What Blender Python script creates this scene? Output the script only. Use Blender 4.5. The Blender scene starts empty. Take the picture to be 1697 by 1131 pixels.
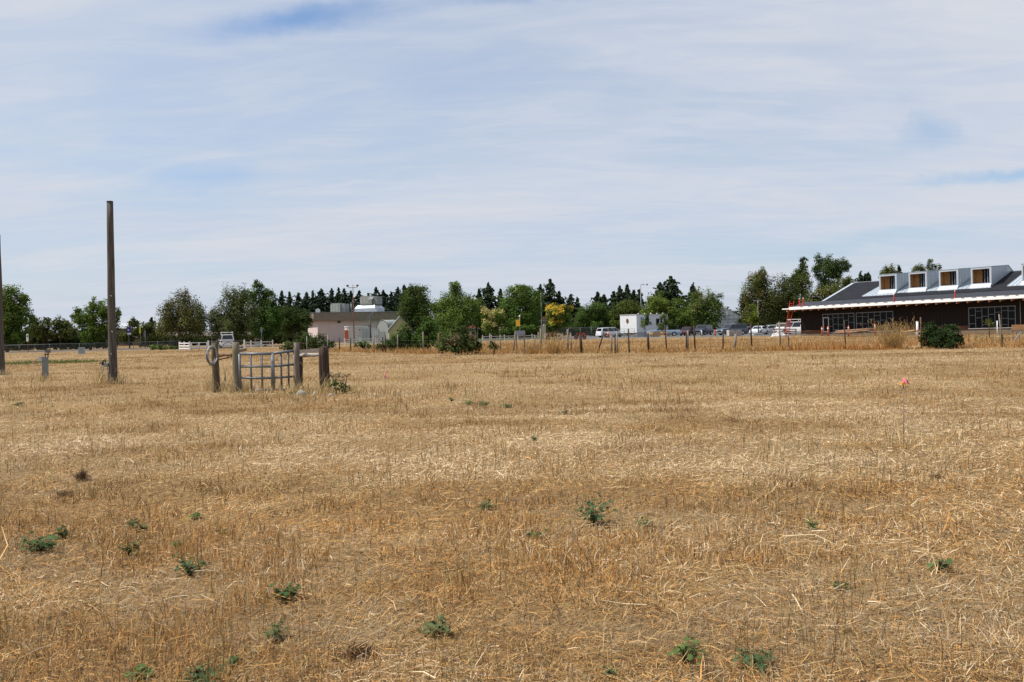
import bpy, math, random
import numpy as np
from mathutils import Matrix, Vector

sc = bpy.context.scene
COL = sc.collection
rad = math.radians

# ------------------------------------------------------------------ camera, sky, sun, exposure
F = 1370.0; CX = 848.5; CY = 548.0; ROLL = rad(1.3); CH = 1.65      # photograph pixels (1697 x 1131)
cr, sr = math.cos(ROLL), math.sin(ROLL)
cam = bpy.data.cameras.new("camera")
cam.sensor_width = 36.0; cam.lens = F / 1697.0 * 36.0
cam.shift_y = -(1131 / 2 - CY) / 1697.0
cam.clip_start = 0.1; cam.clip_end = 20000
camo = bpy.data.objects.new("camera", cam); COL.objects.link(camo)
m = Matrix(((cr, sr, 0, 0), (0, 0, -1, 0), (-sr, cr, 0, CH), (0, 0, 0, 1)))
camo.matrix_world = m
sc.camera = camo

SUN_AZ_X, SUN_EL = rad(-3), rad(56)          # the sun stands straight left of the view
sun_dir = Vector((-math.cos(SUN_AZ_X) * math.cos(SUN_EL), math.sin(SUN_AZ_X) * math.cos(SUN_EL), math.sin(SUN_EL)))
sl = bpy.data.lights.new("sun", 'SUN'); sl.energy = 5.0; sl.angle = rad(0.6); sl.color = (1.0, 0.95, 0.88)
so = bpy.data.objects.new("sun", sl); COL.objects.link(so)
so.rotation_euler = (-sun_dir).to_track_quat('-Z', 'Y').to_euler()

w = bpy.data.worlds.new("World"); sc.world = w; w.use_nodes = True
nt = w.node_tree; nt.nodes.clear()
def N(t, **k):
    n = nt.nodes.new(t)
    for a, v in k.items(): setattr(n, a, v)
    return n
def L(a, b): nt.links.new(a, b)
sky = N('ShaderNodeTexSky', sky_type='NISHITA', sun_disc=False, sun_elevation=SUN_EL,
        sun_rotation=math.atan2(sun_dir.x, sun_dir.y), air_density=1.0, dust_density=1.2, ozone_density=1.6)
tc = N('ShaderNodeTexCoord'); sx = N('ShaderNodeSeparateXYZ'); L(tc.outputs['Generated'], sx.inputs[0])
zc = N('ShaderNodeMath', operation='MAXIMUM'); L(sx.outputs['Z'], zc.inputs[0]); zc.inputs[1].default_value = 0.0
za = N('ShaderNodeMath', operation='ADD'); L(zc.outputs[0], za.inputs[0]); za.inputs[1].default_value = 0.13
dx = N('ShaderNodeMath', operation='DIVIDE'); L(sx.outputs['X'], dx.inputs[0]); L(za.outputs[0], dx.inputs[1])
dy = N('ShaderNodeMath', operation='DIVIDE'); L(sx.outputs['Y'], dy.inputs[0]); L(za.outputs[0], dy.inputs[1])
cb = N('ShaderNodeCombineXYZ'); L(dx.outputs[0], cb.inputs[0]); L(dy.outputs[0], cb.inputs[1])
def cloud(scale, loc, detail, rough, dist, lo, hi, rot=0.0):
    mp = N('ShaderNodeMapping'); L(cb.outputs[0], mp.inputs[0])
    mp.inputs['Scale'].default_value = scale; mp.inputs['Location'].default_value = loc; mp.inputs['Rotation'].default_value = (0, 0, rot)
    nz = N('ShaderNodeTexNoise'); L(mp.outputs[0], nz.inputs['Vector'])
    nz.inputs['Scale'].default_value = 1.0; nz.inputs['Detail'].default_value = detail
    nz.inputs['Roughness'].default_value = rough; nz.inputs['Distortion'].default_value = dist
    mr = N('ShaderNodeMapRange', interpolation_type='SMOOTHSTEP'); L(nz.outputs[0], mr.inputs[0])
    mr.inputs[1].default_value = lo; mr.inputs[2].default_value = hi
    return mr.outputs[0]
c1 = cloud((0.55, 0.8, 1), (3.1, 1.7, 0), 4.0, 0.5, 0.5, 0.25, 0.62, 0.2)      # broad veil of cirrus
c2 = cloud((0.7, 1.5, 1), (7.3, 0.4, 0), 6.0, 0.56, 0.7, 0.34, 0.72, -0.15)     # streaks in it
c3 = cloud((1.6, 5.5, 1), (1.9, 8.2, 0), 9.0, 0.62, 1.6, 0.36, 0.70, 0.35)     # fine fibres
c23 = N('ShaderNodeMixRGB'); c23.inputs[0].default_value = 0.38; L(c2, c23.inputs[1]); L(c3, c23.inputs[2])
c2 = c23.outputs[0]
mx = N('ShaderNodeMath', operation='MULTIPLY'); L(c2, mx.inputs[0]); mx.inputs[1].default_value = 0.55
mm = N('ShaderNodeMath', operation='MULTIPLY'); L(c1, mm.inputs[0]); mm.inputs[1].default_value = 0.72
ad = N('ShaderNodeMath', operation='ADD', use_clamp=True); L(mx.outputs[0], ad.inputs[0]); L(mm.outputs[0], ad.inputs[1])
cov = N('ShaderNodeMapRange'); L(ad.outputs[0], cov.inputs[0])
cov.inputs[1].default_value = 0; cov.inputs[2].default_value = 1; cov.inputs[3].default_value = 0.58; cov.inputs[4].default_value = 1.0
hz = N('ShaderNodeMapRange', interpolation_type='SMOOTHSTEP'); L(zc.outputs[0], hz.inputs[0])
hz.inputs[1].default_value = 0.0; hz.inputs[2].default_value = 0.30; hz.inputs[3].default_value = 1.0; hz.inputs[4].default_value = 0.0
mxc = N('ShaderNodeMath', operation='MAXIMUM'); L(cov.outputs[0], mxc.inputs[0])
hzs = N('ShaderNodeMath', operation='MULTIPLY'); L(hz.outputs[0], hzs.inputs[0]); hzs.inputs[1].default_value = 0.8; L(hzs.outputs[0], mxc.inputs[1])
SKY_K = 0.094
# a few clear gaps in the cloud veil, placed by direction (east-north tangent, elevation tangent)
ymx = N('ShaderNodeMath', operation='MAXIMUM'); L(sx.outputs['Y'], ymx.inputs[0]); ymx.inputs[1].default_value = 0.001
ta = N('ShaderNodeMath', operation='DIVIDE'); L(sx.outputs['X'], ta.inputs[0]); L(ymx.outputs[0], ta.inputs[1])
te = N('ShaderNodeMath', operation='DIVIDE'); L(sx.outputs['Z'], te.inputs[0]); L(ymx.outputs[0], te.inputs[1])
cbt = N('ShaderNodeCombineXYZ'); L(ta.outputs[0], cbt.inputs[0]); L(te.outputs[0], cbt.inputs[1])
wn = N('ShaderNodeTexNoise'); L(cbt.outputs[0], wn.inputs['Vector']); wn.inputs['Scale'].default_value = 7; wn.inputs['Detail'].default_value = 9; wn.inputs['Roughness'].default_value = .62
wofs = N('ShaderNodeVectorMath', operation='MULTIPLY_ADD'); L(wn.outputs['Color'], wofs.inputs[0]); wofs.inputs[1].default_value = (.16, .06, 0); L(cbt.outputs[0], wofs.inputs[2])
gap_sum = None
for (a0, e0, wa, we, k_) in ((-.25, .385, .11, .018, .58), (.06, .415, .16, .012, .40), (.51, .225, .030, .024, .38), (.60, .172, .10, .008, .62), (.30, .045, .06, .006, .35), (-.36, .19, .07, .016, .22), (.42, .10, .14, .010, .25)):
    mp = N('ShaderNodeMapping', vector_type='TEXTURE'); L(wofs.outputs[0], mp.inputs[0])
    mp.inputs['Location'].default_value = (a0 + .08, e0 + .03, 0); mp.inputs['Scale'].default_value = (wa, we, 1); mp.inputs['Rotation'].default_value = (0, 0, rad(4))
    ln_ = N('ShaderNodeVectorMath', operation='LENGTH'); L(mp.outputs[0], ln_.inputs[0])
    g_ = N('ShaderNodeMapRange', interpolation_type='SMOOTHSTEP'); L(ln_.outputs['Value'], g_.inputs[0])
    g_.inputs[1].default_value = 0.1; g_.inputs[2].default_value = 1.6; g_.inputs[3].default_value = k_; g_.inputs[4].default_value = 0
    if gap_sum is None: gap_sum = g_.outputs[0]
    else:
        q_ = N('ShaderNodeMath', operation='ADD'); L(gap_sum, q_.inputs[0]); L(g_.outputs[0], q_.inputs[1]); gap_sum = q_.outputs[0]
sub = N('ShaderNodeMath', operation='SUBTRACT', use_clamp=True); L(mxc.outputs[0], sub.inputs[0]); L(gap_sum, sub.inputs[1])
bs = N('ShaderNodeMixRGB', blend_type='MULTIPLY'); bs.inputs[0].default_value = 1.0; L(sky.outputs[0], bs.inputs[1])
bs.inputs[2].default_value = (1.05, 1.25, 1.42, 1)
ccol = N('ShaderNodeMixRGB'); L(c2, ccol.inputs[0])
ccol.inputs[1].default_value = (5.65, 6.25, 7.35, 1); ccol.inputs[2].default_value = (6.5, 6.8, 7.4, 1)
cm = N('ShaderNodeMixRGB'); L(sub.outputs[0], cm.inputs[0]); L(bs.outputs[0], cm.inputs[1]); L(ccol.outputs[0], cm.inputs[2])
bg = N('ShaderNodeBackground'); bg.inputs[1].default_value = SKY_K; L(cm.outputs[0], bg.inputs[0])
out = N('ShaderNodeOutputWorld'); L(bg.outputs[0], out.inputs[0])

vs = sc.view_settings
vs.view_transform = 'Standard'; vs.look = 'None'; vs.gamma = 1.0; vs.exposure = 0.15; vs.use_curve_mapping = False
sc.cycles.max_bounces = 6; sc.cycles.diffuse_bounces = 3; sc.cycles.transparent_max_bounces = 12
sc.cycles.caustics_reflective = False; sc.cycles.caustics_refractive = False

# ------------------------------------------------------------------ measuring helpers
def ray(px, py):
    u = (px - CX) / F; v = (CY - py) / F
    return u * cr + v * sr, -u * sr + v * cr
def P(px, py, d):
    X, Z = ray(px, py); return Vector((X * d, d, CH + Z * d))
def D(px, py): return CH / -ray(px, py)[1]
def G(px, d, z=0.0):
    Z = (z - CH) / d; u = (px - CX) / F
    return Vector(((u + Z * sr) / cr * d, d, z))
def GP(px, py): return G(px, D(px, py))
def S(px, d): return px * d / F          # pixels at a depth -> metres

# ------------------------------------------------------------------ materials
MATS = {}
def mat(name, col, rough=0.8, var=0.15, scale=4.0, metal=0.0, spec=0.3, stretch=(1, 1, 1), bump=0.0, col2=None):
    if name in MATS: return MATS[name]
    M_ = bpy.data.materials.new(name); M_.use_nodes = True
    t = M_.node_tree; b = t.nodes['Principled BSDF']
    b.inputs['Roughness'].default_value = rough; b.inputs['Metallic'].default_value = metal
    b.inputs['Specular IOR Level'].default_value = spec
    tcn = t.nodes.new('ShaderNodeTexCoord'); mp = t.nodes.new('ShaderNodeMapping'); mp.inputs['Scale'].default_value = stretch
    t.links.new(tcn.outputs['Object'], mp.inputs[0])
    nz = t.nodes.new('ShaderNodeTexNoise'); nz.inputs['Scale'].default_value = scale; nz.inputs['Detail'].default_value = 6
    nz.inputs['Roughness'].default_value = 0.65
    t.links.new(mp.outputs[0], nz.inputs['Vector'])
    mr = t.nodes.new('ShaderNodeMapRange'); mr.inputs[1].default_value = 0.3; mr.inputs[2].default_value = 0.7
    t.links.new(nz.outputs[0], mr.inputs[0])
    mix = t.nodes.new('ShaderNodeMixRGB'); t.links.new(mr.outputs[0], mix.inputs[0])
    c2 = col2 or tuple(min(1, c * (1 + var)) for c in col)
    mix.inputs[1].default_value = tuple(c * (1 - var) for c in col) + (1,)
    mix.inputs[2].default_value = tuple(c2) + (1,)
    t.links.new(mix.outputs[0], b.inputs['Base Color'])
    if bump:
        bp = t.nodes.new('ShaderNodeBump'); bp.inputs['Strength'].default_value = bump; bp.inputs['Distance'].default_value = 0.02
        t.links.new(nz.outputs[0], bp.inputs['Height']); t.links.new(bp.outputs[0], b.inputs['Normal'])
    MATS[name] = M_; return M_
def leafmat(name, transl=0.3, rough=0.6, spec=0.2):
    if name in MATS: return MATS[name]
    M_ = bpy.data.materials.new(name); M_.use_nodes = True
    t = M_.node_tree; b = t.nodes['Principled BSDF']; o = t.nodes['Material Output']
    at = t.nodes.new('ShaderNodeAttribute'); at.attribute_name = 'col'
    b.inputs['Roughness'].default_value = rough; b.inputs['Specular IOR Level'].default_value = spec
    t.links.new(at.outputs['Color'], b.inputs['Base Color'])
    tr = t.nodes.new('ShaderNodeBsdfTranslucent'); t.links.new(at.outputs['Color'], tr.inputs['Color'])
    ms = t.nodes.new('ShaderNodeMixShader'); ms.inputs[0].default_value = transl
    t.links.new(b.outputs[0], ms.inputs[1]); t.links.new(tr.outputs[0], ms.inputs[2]); t.links.new(ms.outputs[0], o.inputs[0])
    MATS[name] = M_; return M_
def filmmat(name, col, alpha):
    if name in MATS: return MATS[name]
    M_ = bpy.data.materials.new(name); M_.use_nodes = True
    t = M_.node_tree; b = t.nodes['Principled BSDF']; o = t.nodes['Material Output']
    b.inputs['Base Color'].default_value = col + (1,); b.inputs['Roughness'].default_value = 0.35
    nz = t.nodes.new('ShaderNodeTexNoise'); nz.inputs['Scale'].default_value = 1.5
    tr = t.nodes.new('ShaderNodeBsdfTransparent'); ms = t.nodes.new('ShaderNodeMixShader')
    mr = t.nodes.new('ShaderNodeMapRange'); mr.inputs[3].default_value = max(0, alpha - .08); mr.inputs[4].default_value = min(1, alpha + .08)
    t.links.new(nz.outputs[0], mr.inputs[0]); t.links.new(mr.outputs[0], ms.inputs[0])
    t.links.new(tr.outputs[0], ms.inputs[1]); t.links.new(b.outputs[0], ms.inputs[2]); t.links.new(ms.outputs[0], o.inputs[0])
    MATS[name] = M_; return M_

GLASS = mat('dark_glass', (0.012, 0.015, 0.018), 0.08, 0.2, 2, spec=0.6)
RUBBER = mat('rubber', (0.02, 0.02, 0.02), 0.85, 0.2, 8)
RIM = mat('wheel_metal', (0.45, 0.45, 0.46), 0.35, 0.1, 8, metal=0.7)
BLACKP = mat('black_plastic', (0.02, 0.02, 0.022), 0.6, 0.2, 8)
STEEL = mat('galvanised_steel', (0.16, 0.172, 0.185), 0.5, 0.15, 9, metal=0.3)
GREYM = mat('grey_metal', (0.22, 0.23, 0.24), 0.55, 0.15, 6, metal=0.2)
DKSTEEL = mat('dark_steel', (0.07, 0.07, 0.075), 0.55, 0.2, 6)
WHITEP = mat('white_paint', (0.74, 0.74, 0.73), 0.5, 0.07, 3)
WOODG = mat('weathered_wood', (0.20, 0.17, 0.13), 0.9, 0.35, 6, stretch=(6, 6, .7), bump=.4)
WOODD = mat('dark_wood', (0.055, 0.036, 0.026), 0.85, 0.45, 6, stretch=(8, 8, .6), bump=.5, col2=(.075, .047, .033))
WOODO = mat('old_green_wood', (0.17, 0.15, 0.10), 0.9, 0.4, 6, stretch=(8, 8, .6), bump=.4)
LUMBER = mat('raw_lumber', (0.50, 0.34, 0.19), 0.75, 0.2, 3, stretch=(1, 1, 4))
BARK = mat('bark', (0.075, 0.058, 0.042), 0.95, 0.3, 5, stretch=(3, 3, .5), bump=.5)
ORANGE = mat('safety_orange', (0.75, 0.13, 0.03), 0.6, 0.1, 4)
REDP = mat('ladder_red', (0.55, 0.05, 0.03), 0.5, 0.1, 4)
LEAF = leafmat('foliage', 0.30, 0.7, 0.06)
NEEDLE = leafmat('needles', 0.1, 0.8, 0.04)
STRAW = leafmat('straw', 0.22, 0.55, 0.14)
ASPH = mat('asphalt', (0.12, 0.118, 0.115), 0.9, 0.15, 1.5)
CONC = mat('concrete', (0.40, 0.385, 0.36), 0.85, 0.12, 1.5)
YELLOW = mat('sign_yellow', (0.70, 0.42, 0.05), 0.5, 0.08, 3)

# ------------------------------------------------------------------ mesh helpers
class MB:
    def __init__(s): s.v = []; s.f = []; s.sm = []
    def add(s, vs, fs, smooth=False):
        o = len(s.v); s.v += [tuple(v) for v in vs]
        for f in fs: s.f.append(tuple(i + o for i in f)); s.sm.append(smooth)
        return s
    def box(s, c, size, M=None):
        hx, hy, hz = size[0] / 2, size[1] / 2, size[2] / 2
        vs = [Vector((x, y, z)) for x in (-hx, hx) for y in (-hy, hy) for z in (-hz, hz)]
        if M is not None: vs = [M @ v for v in vs]
        c = Vector(c)
        return s.add([v + c for v in vs], [(0, 1, 3, 2), (4, 6, 7, 5), (0, 4, 5, 1), (2, 3, 7, 6), (0, 2, 6, 4), (1, 5, 7, 3)])
    def bx(s, x0, x1, y0, y1, z0, z1):
        return s.box(((x0 + x1) / 2, (y0 + y1) / 2, (z0 + z1) / 2), (x1 - x0, y1 - y0, z1 - z0))
    def tube(s, pts, r, n=8, caps=True, smooth=True):
        pts = [Vector(p) for p in pts]
        rs = r if isinstance(r, (list, tuple)) else [r] * len(pts)
        vs = []; fs = []
        for i, p in enumerate(pts):
            d = (pts[min(i + 1, len(pts) - 1)] - pts[max(i - 1, 0)]).normalized()
            a = d.orthogonal() if i == 0 else (a - d * a.dot(d))
            a = a.normalized(); b = d.cross(a)
            for k in range(n):
                t = 2 * math.pi * k / n
                vs.append(p + (a * math.cos(t) + b * math.sin(t)) * rs[i])
        for i in range(len(pts) - 1):
            for k in range(n):
                fs.append((i * n + k, i * n + (k + 1) % n, (i + 1) * n + (k + 1) % n, (i + 1) * n + k))
        s.add(vs, fs, smooth)
        if caps:
            o = len(s.v) - len(vs)
            s.f.append(tuple(o + k for k in reversed(range(n)))); s.sm.append(False)
            s.f.append(tuple(o + (len(pts) - 1) * n + k for k in range(n))); s.sm.append(False)
        return s
    def bar(s, a, b, wd, th, up=(0, 0, 1)):
        a = Vector(a); b = Vector(b); d = b - a; ln = d.length; d.normalize()
        u = Vector(up); sd = d.cross(u)
        if sd.length < 1e-4: sd = d.orthogonal()
        sd.normalize(); u = sd.cross(d).normalized()
        M = Matrix((sd, d, u)).transposed()
        return s.box((a + b) / 2, (wd, ln, th), M)
    def poly(s, pts, off):
        """a flat polygon given thickness: prism along off"""
        off = Vector(off); n = len(pts); pts = [Vector(p) for p in pts]
        vs = pts + [p + off for p in pts]
        fs = [tuple(range(n)), tuple(reversed(range(n, 2 * n)))] + [(i, i + n, (i + 1) % n + n, (i + 1) % n) for i in range(n)]
        return s.add(vs, fs)
    def quad(s, *p): return s.add(p, [tuple(range(len(p)))])
    def build(s, name, m_, parent=None, world=False):
        me = bpy.data.meshes.new(name)
        vs = s.v
        if parent is not None and world:
            inv = parent.matrix_basis.inverted(); vs = [tuple(inv @ Vector(v)) for v in vs]
        me.from_pydata(vs, [], s.f)
        me.polygons.foreach_set('use_smooth', s.sm)
        me.materials.append(m_); me.update()
        o = bpy.data.objects.new(name, me); COL.objects.link(o)
        if parent is not None: o.parent = parent
        return o
def tag(o, label=None, cat=None, group=None, kind=None):
    if label: o['label'] = label
    if cat: o['category'] = cat
    if group: o['group'] = group
    if kind: o['kind'] = kind
    return o
def thing(name, label, cat, loc=(0, 0, 0), rz=0.0, group=None):
    o = bpy.data.objects.new(name, None); COL.objects.link(o)
    o.empty_display_size = 0.2
    o.matrix_basis = Matrix.Translation(Vector(loc)) @ Matrix.Rotation(rz, 4, 'Z')
    return tag(o, label, cat, group)
def npmesh(name, V, Fq, m_, col=None, parent=None, smooth=False):
    """V (n,3), Fq (k,4) quads"""
    me = bpy.data.meshes.new(name)
    V = np.ascontiguousarray(V, dtype=np.float32); Fq = np.ascontiguousarray(Fq, dtype=np.int32)
    me.vertices.add(len(V)); me.vertices.foreach_set('co', V.ravel())
    k = Fq.shape[1]
    me.loops.add(Fq.size); me.loops.foreach_set('vertex_index', Fq.ravel())
    me.polygons.add(len(Fq)); me.polygons.foreach_set('loop_start', np.arange(0, Fq.size, k, dtype=np.int32))
    me.polygons.foreach_set('loop_total', np.full(len(Fq), k, dtype=np.int32))
    if col is not None:
        at = me.color_attributes.new('col', 'FLOAT_COLOR', 'POINT')
        c4 = np.ones((len(V), 4), dtype=np.float32); c4[:, :3] = col
        at.data.foreach_set('color', c4.ravel())
    me.materials.append(m_); me.update(calc_edges=True)
    o = bpy.data.objects.new(name, me); COL.objects.link(o)
    if parent is not None: o.parent = parent
    return o

# value noise ------------------------------------------------------------------
def _hash(ix, iy, seed):
    h = (ix.astype(np.int64) * 374761393 + iy.astype(np.int64) * 668265263 + seed * 1442695041) & 0x7fffffff
    h = ((h ^ (h >> 13)) * 1274126177) & 0x7fffffff
    return ((h ^ (h >> 16)) & 0xffff) / 65535.0
def vnoise(x, y, seed=0):
    ix = np.floor(x); iy = np.floor(y); fx = x - ix; fy = y - iy
    fx = fx * fx * (3 - 2 * fx); fy = fy * fy * (3 - 2 * fy)
    a = _hash(ix, iy, seed); b = _hash(ix + 1, iy, seed); c = _hash(ix, iy + 1, seed); d = _hash(ix + 1, iy + 1, seed)
    return (a * (1 - fx) + b * fx) * (1 - fy) + (c * (1 - fx) + d * fx) * fy
def fbm(x, y, seed=0, o=4):
    s = 0; a = 0.5; t = 0
    for i in range(o):
        s = s + a * vnoise(x, y, seed + i * 17); t += a; a *= 0.5; x = x * 2.03 + 11.3; y = y * 2.03 + 5.7
    return s / t
def gz(x, y):
    x = np.asarray(x, float); y = np.asarray(y, float)
    fade = np.clip(1 - (y - 30) / 25, 0, 1)
    return fade * (0.09 * (fbm(x * .35, y * .35, 3, 4) - .5) + 0.055 * (fbm(x * 2.2, y * 2.2, 9, 3) - .5))
def smooth(a, b, x):
    t = np.clip((x - a) / (b - a), 0, 1); return t * t * (3 - 2 * t)

# ------------------------------------------------------------------ ground
def ground():
    xs = np.unique(np.concatenate([np.linspace(-3000, -120, 12), np.linspace(-120, -14, 30), np.linspace(-14, 14, 141), np.linspace(14, 120, 30), np.linspace(120, 3000, 12)]))
    ys = np.unique(np.concatenate([np.linspace(-300, -6, 6), np.linspace(-6, 26, 161), np.linspace(26, 60, 40), np.linspace(60, 400, 20), np.linspace(400, 5000, 10)]))
    X, Y = np.meshgrid(xs, ys)
    V = np.stack([X, Y, gz(X, Y)], -1).reshape(-1, 3)
    nx = len(xs); i, j = np.meshgrid(np.arange(nx - 1), np.arange(len(ys) - 1)); a = (j * nx + i).ravel()
    Fq = np.stack([a, a + 1, a + nx + 1, a + nx], -1)
    M_ = bpy.data.materials.new('dry_soil'); M_.use_nodes = True
    t = M_.node_tree; b = t.nodes['Principled BSDF']; b.inputs['Roughness'].default_value = 0.95; b.inputs['Specular IOR Level'].default_value = 0.1
    tcn = t.nodes.new('ShaderNodeTexCoord')
    def nz(scale, stretch=(1, 1, 1), det=6):
        mp = t.nodes.new('ShaderNodeMapping'); mp.inputs['Scale'].default_value = stretch; t.links.new(tcn.outputs['Object'], mp.inputs[0])
        n = t.nodes.new('ShaderNodeTexNoise'); n.inputs['Scale'].default_value = scale; n.inputs['Detail'].default_value = det; n.inputs['Roughness'].default_value = .7
        t.links.new(mp.outputs[0], n.inputs['Vector']); return n.outputs[0]
    def ramp(src, stops):
        r = t.nodes.new('ShaderNodeValToRGB'); t.links.new(src, r.inputs[0])
        for k in range(len(stops) - 2): r.color_ramp.elements.new(0.5)
        for e, (p, c) in zip(r.color_ramp.elements, stops): e.position = p; e.color = c + (1,)
        return r.outputs[0]
    fine = ramp(nz(55), [(.30, (.034, .020, .009)), (.5, (.125, .076, .034)), (.70, (.33, .225, .11))])
    bro = ramp(nz(.25, (.35, 1, 1)), [(.3, (.27, .165, .072)), (.5, (.34, .225, .10)), (.7, (.43, .31, .15))])
    mx_ = t.nodes.new('ShaderNodeMixRGB'); mx_.inputs[0].default_value = .45
    t.links.new(fine, mx_.inputs[1]); t.links.new(bro, mx_.inputs[2])
    t.links.new(mx_.outputs[0], b.inputs['Base Color'])
    bp = t.nodes.new('ShaderNodeBump'); bp.inputs['Strength'].default_value = .6; bp.inputs['Distance'].default_value = .02
    t.links.new(nz(60), bp.inputs['Height']); t.links.new(bp.outputs[0], b.inputs['Normal'])
    o = npmesh('ground', V, Fq, M_); tag(o, kind='structure')
    return o
ground()

def sheet(name, pts, m_, z=0.02):
    b = MB(); b.poly([(x, y, z) for x, y in pts], (0, 0, -0.015)); return tag(b.build(name, m_), kind='structure')
sheet('parking_lot', [(3, 134), (40, 120), (47, 128), (62, 190), (14, 200), (8, 160)], ASPH)
sheet('road', [(-140, 118), (-62, 128), (-20, 136), (3, 140), (3, 149), (-22, 146), (-62, 142), (-140, 136)], ASPH)
sheet('path', [(13.5, 131), (27, 127.5), (27, 128.6), (13.5, 132.2)], CONC, .03)
sheet('lawn', [(-30, 152), (10, 152), (10, 205), (-30, 205)], mat('green_lawn', (.09, .14, .04), .9, .25, 2))
sheet('kerb', [(-90, 113.5), (-60, 116), (-44, 121), (-44, 121.7), (-60, 116.7), (-90, 114.2)], CONC, .06)

# ------------------------------------------------------------------ grass and straw blades
def blade_arrays(rng, x, y, z, Ln, W, tilt, az, curv, col, flat):
    n = len(x)
    st, ct = np.sin(tilt), np.cos(tilt)
    d1 = np.stack([st * np.cos(az), st * np.sin(az), ct], -1)
    t2 = tilt + curv; az2 = az + rng.normal(0, .25, n)
    d2 = np.stack([np.sin(t2) * np.cos(az2), np.sin(t2) * np.sin(az2), np.cos(t2)], -1)
    phi = np.where(flat, az + np.pi / 2 + rng.normal(0, .3, n), rng.uniform(-.9, .9, n))
    wv = np.stack([np.cos(phi), np.sin(phi), np.where(flat, rng.normal(0, .35, n), 0)], -1) * (W / 2)[:, None]
    p0 = np.stack([x, y, z], -1); p1 = p0 + d1 * (Ln * .5)[:, None]; p2 = p1 + d2 * (Ln * .5)[:, None]
    V = np.stack([p0 - wv, p0 + wv, p1 - wv * .85, p1 + wv * .85, p2 - wv * .3, p2 + wv * .3], 1).reshape(-1, 3)
    b = (np.arange(n) * 6)[:, None]
    Fq = np.concatenate([b + np.array([[0, 1, 3, 2]]), b + np.array([[2, 3, 5, 4]])], 0)
    return V, Fq, np.repeat(col, 6, axis=0)
PALE = np.array([.74, .59, .36]); GOLD = np.array([.57, .395, .165]); ORNG = np.array([.53, .285, .085]); BRWN = np.array([.26, .15, .062])
GREY = np.array([.43, .33, .19]); DARK = np.array([.105, .062, .034]); OLIV = np.array([.20, .19, .075])
PALE_SPOTS = [(1395, 608, 32, 1.6, .5), (1340, 614, 29, .8, .35), (1440, 614, 31, 1.0, .5), (1290, 707, 14.5, .55, .22), (1100, 686, 17, 2.2, .35), (1480, 695, 15, 2.4, .3), (900, 690, 15.5, 2.0, .3), (60, 660, 25, 2, .5), (130, 760, 13, .8, .7), (700, 765, 11, .9, .6), (760, 790, 10, .8, .6), (1180, 770, 10.5, .9, .6), (1330, 770, 10, 1.0, .5), (950, 740, 12, .8, .7), (560, 640, 27, 3, .8)]
def straw_colour(rng, x, y):
    n = len(x)
    a = fbm(x * .30 + 3, y * .75, 21, 4)          # streaks along the mowing rows
    b = fbm(x * 1.1, y * 1.1, 33, 4)
    c = fbm(x * .12, y * .12 + 9, 44, 3)
    b2 = fbm(x * .62 + 50, y * .62, 39, 4)
    near = 1 - smooth(6, 11, y)
    f = fbm(x * .05 + 31, y * .22, 55, 4)          # long bands seen far off
    g = smooth(10, 22, y)
    a = a * (1 - .75 * g) + (.5 + 1.5 * (f - .5)) * .75 * g
    sw = np.zeros(n)
    for (sx_, sy_, sd_, wx, wd) in PALE_SPOTS:
        q = P(sx_, sy_, sd_); sw += np.exp(-((x - q.x) / wx) ** 2 - ((y - sd_) / wd) ** 2)
    wts = np.stack([np.clip(.15 + 4.0 * (a - .5) + 3.2 * (b2 - .5) + .35 * smooth(7, 13, y) + 9 * sw + .12 * smooth(12, 30, y), .04, 9),
                    np.full(n, .55),
                    np.clip(.16 + 1.0 * near + 2.4 * (b - .5), .03, 2),
                    np.clip(.24 + 3.2 * (.5 - a) + 4.0 * (.5 - b2), .04, 2),
                    np.clip(.12 + 1.0 * (c - .5) + .1 * near, .02, 2),
                    np.full(n, .13) + .12 * near, np.clip(.07 + .6 * (c - .52), .015, 1)], -1)
    cum = np.cumsum(wts / wts.sum(1, keepdims=True), 1)
    k = (rng.random(n)[:, None] > cum).sum(1).clip(0, 6)
    pal = np.stack([PALE, GOLD, ORNG, BRWN, GREY, DARK, OLIV])
    col = pal[k] * rng.uniform(.52, 1.3, n)[:, None]
    mean = (wts[:, :, None] * pal[None]).sum(1) / wts.sum(1, keepdims=True)      # far blades stand for many: their colours average out
    m_ = (.8 * smooth(5.5, 22, y))[:, None]
    return (col * (1 - m_) + mean * m_) * np.array([.95, .93, .97]), a, b, c
def sample_xy(rng, n, d0, d1, pw, spread=.71, pad=3.4):
    g = np.linspace(d0, d1, 4000); wgt = g ** (-pw) * (spread * g + pad)
    cdf = np.cumsum(wgt); cdf /= cdf[-1]
    y = np.interp(rng.random(n), cdf, g)
    return rng.uniform(-1, 1, n) * (spread * y + pad), y
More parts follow.
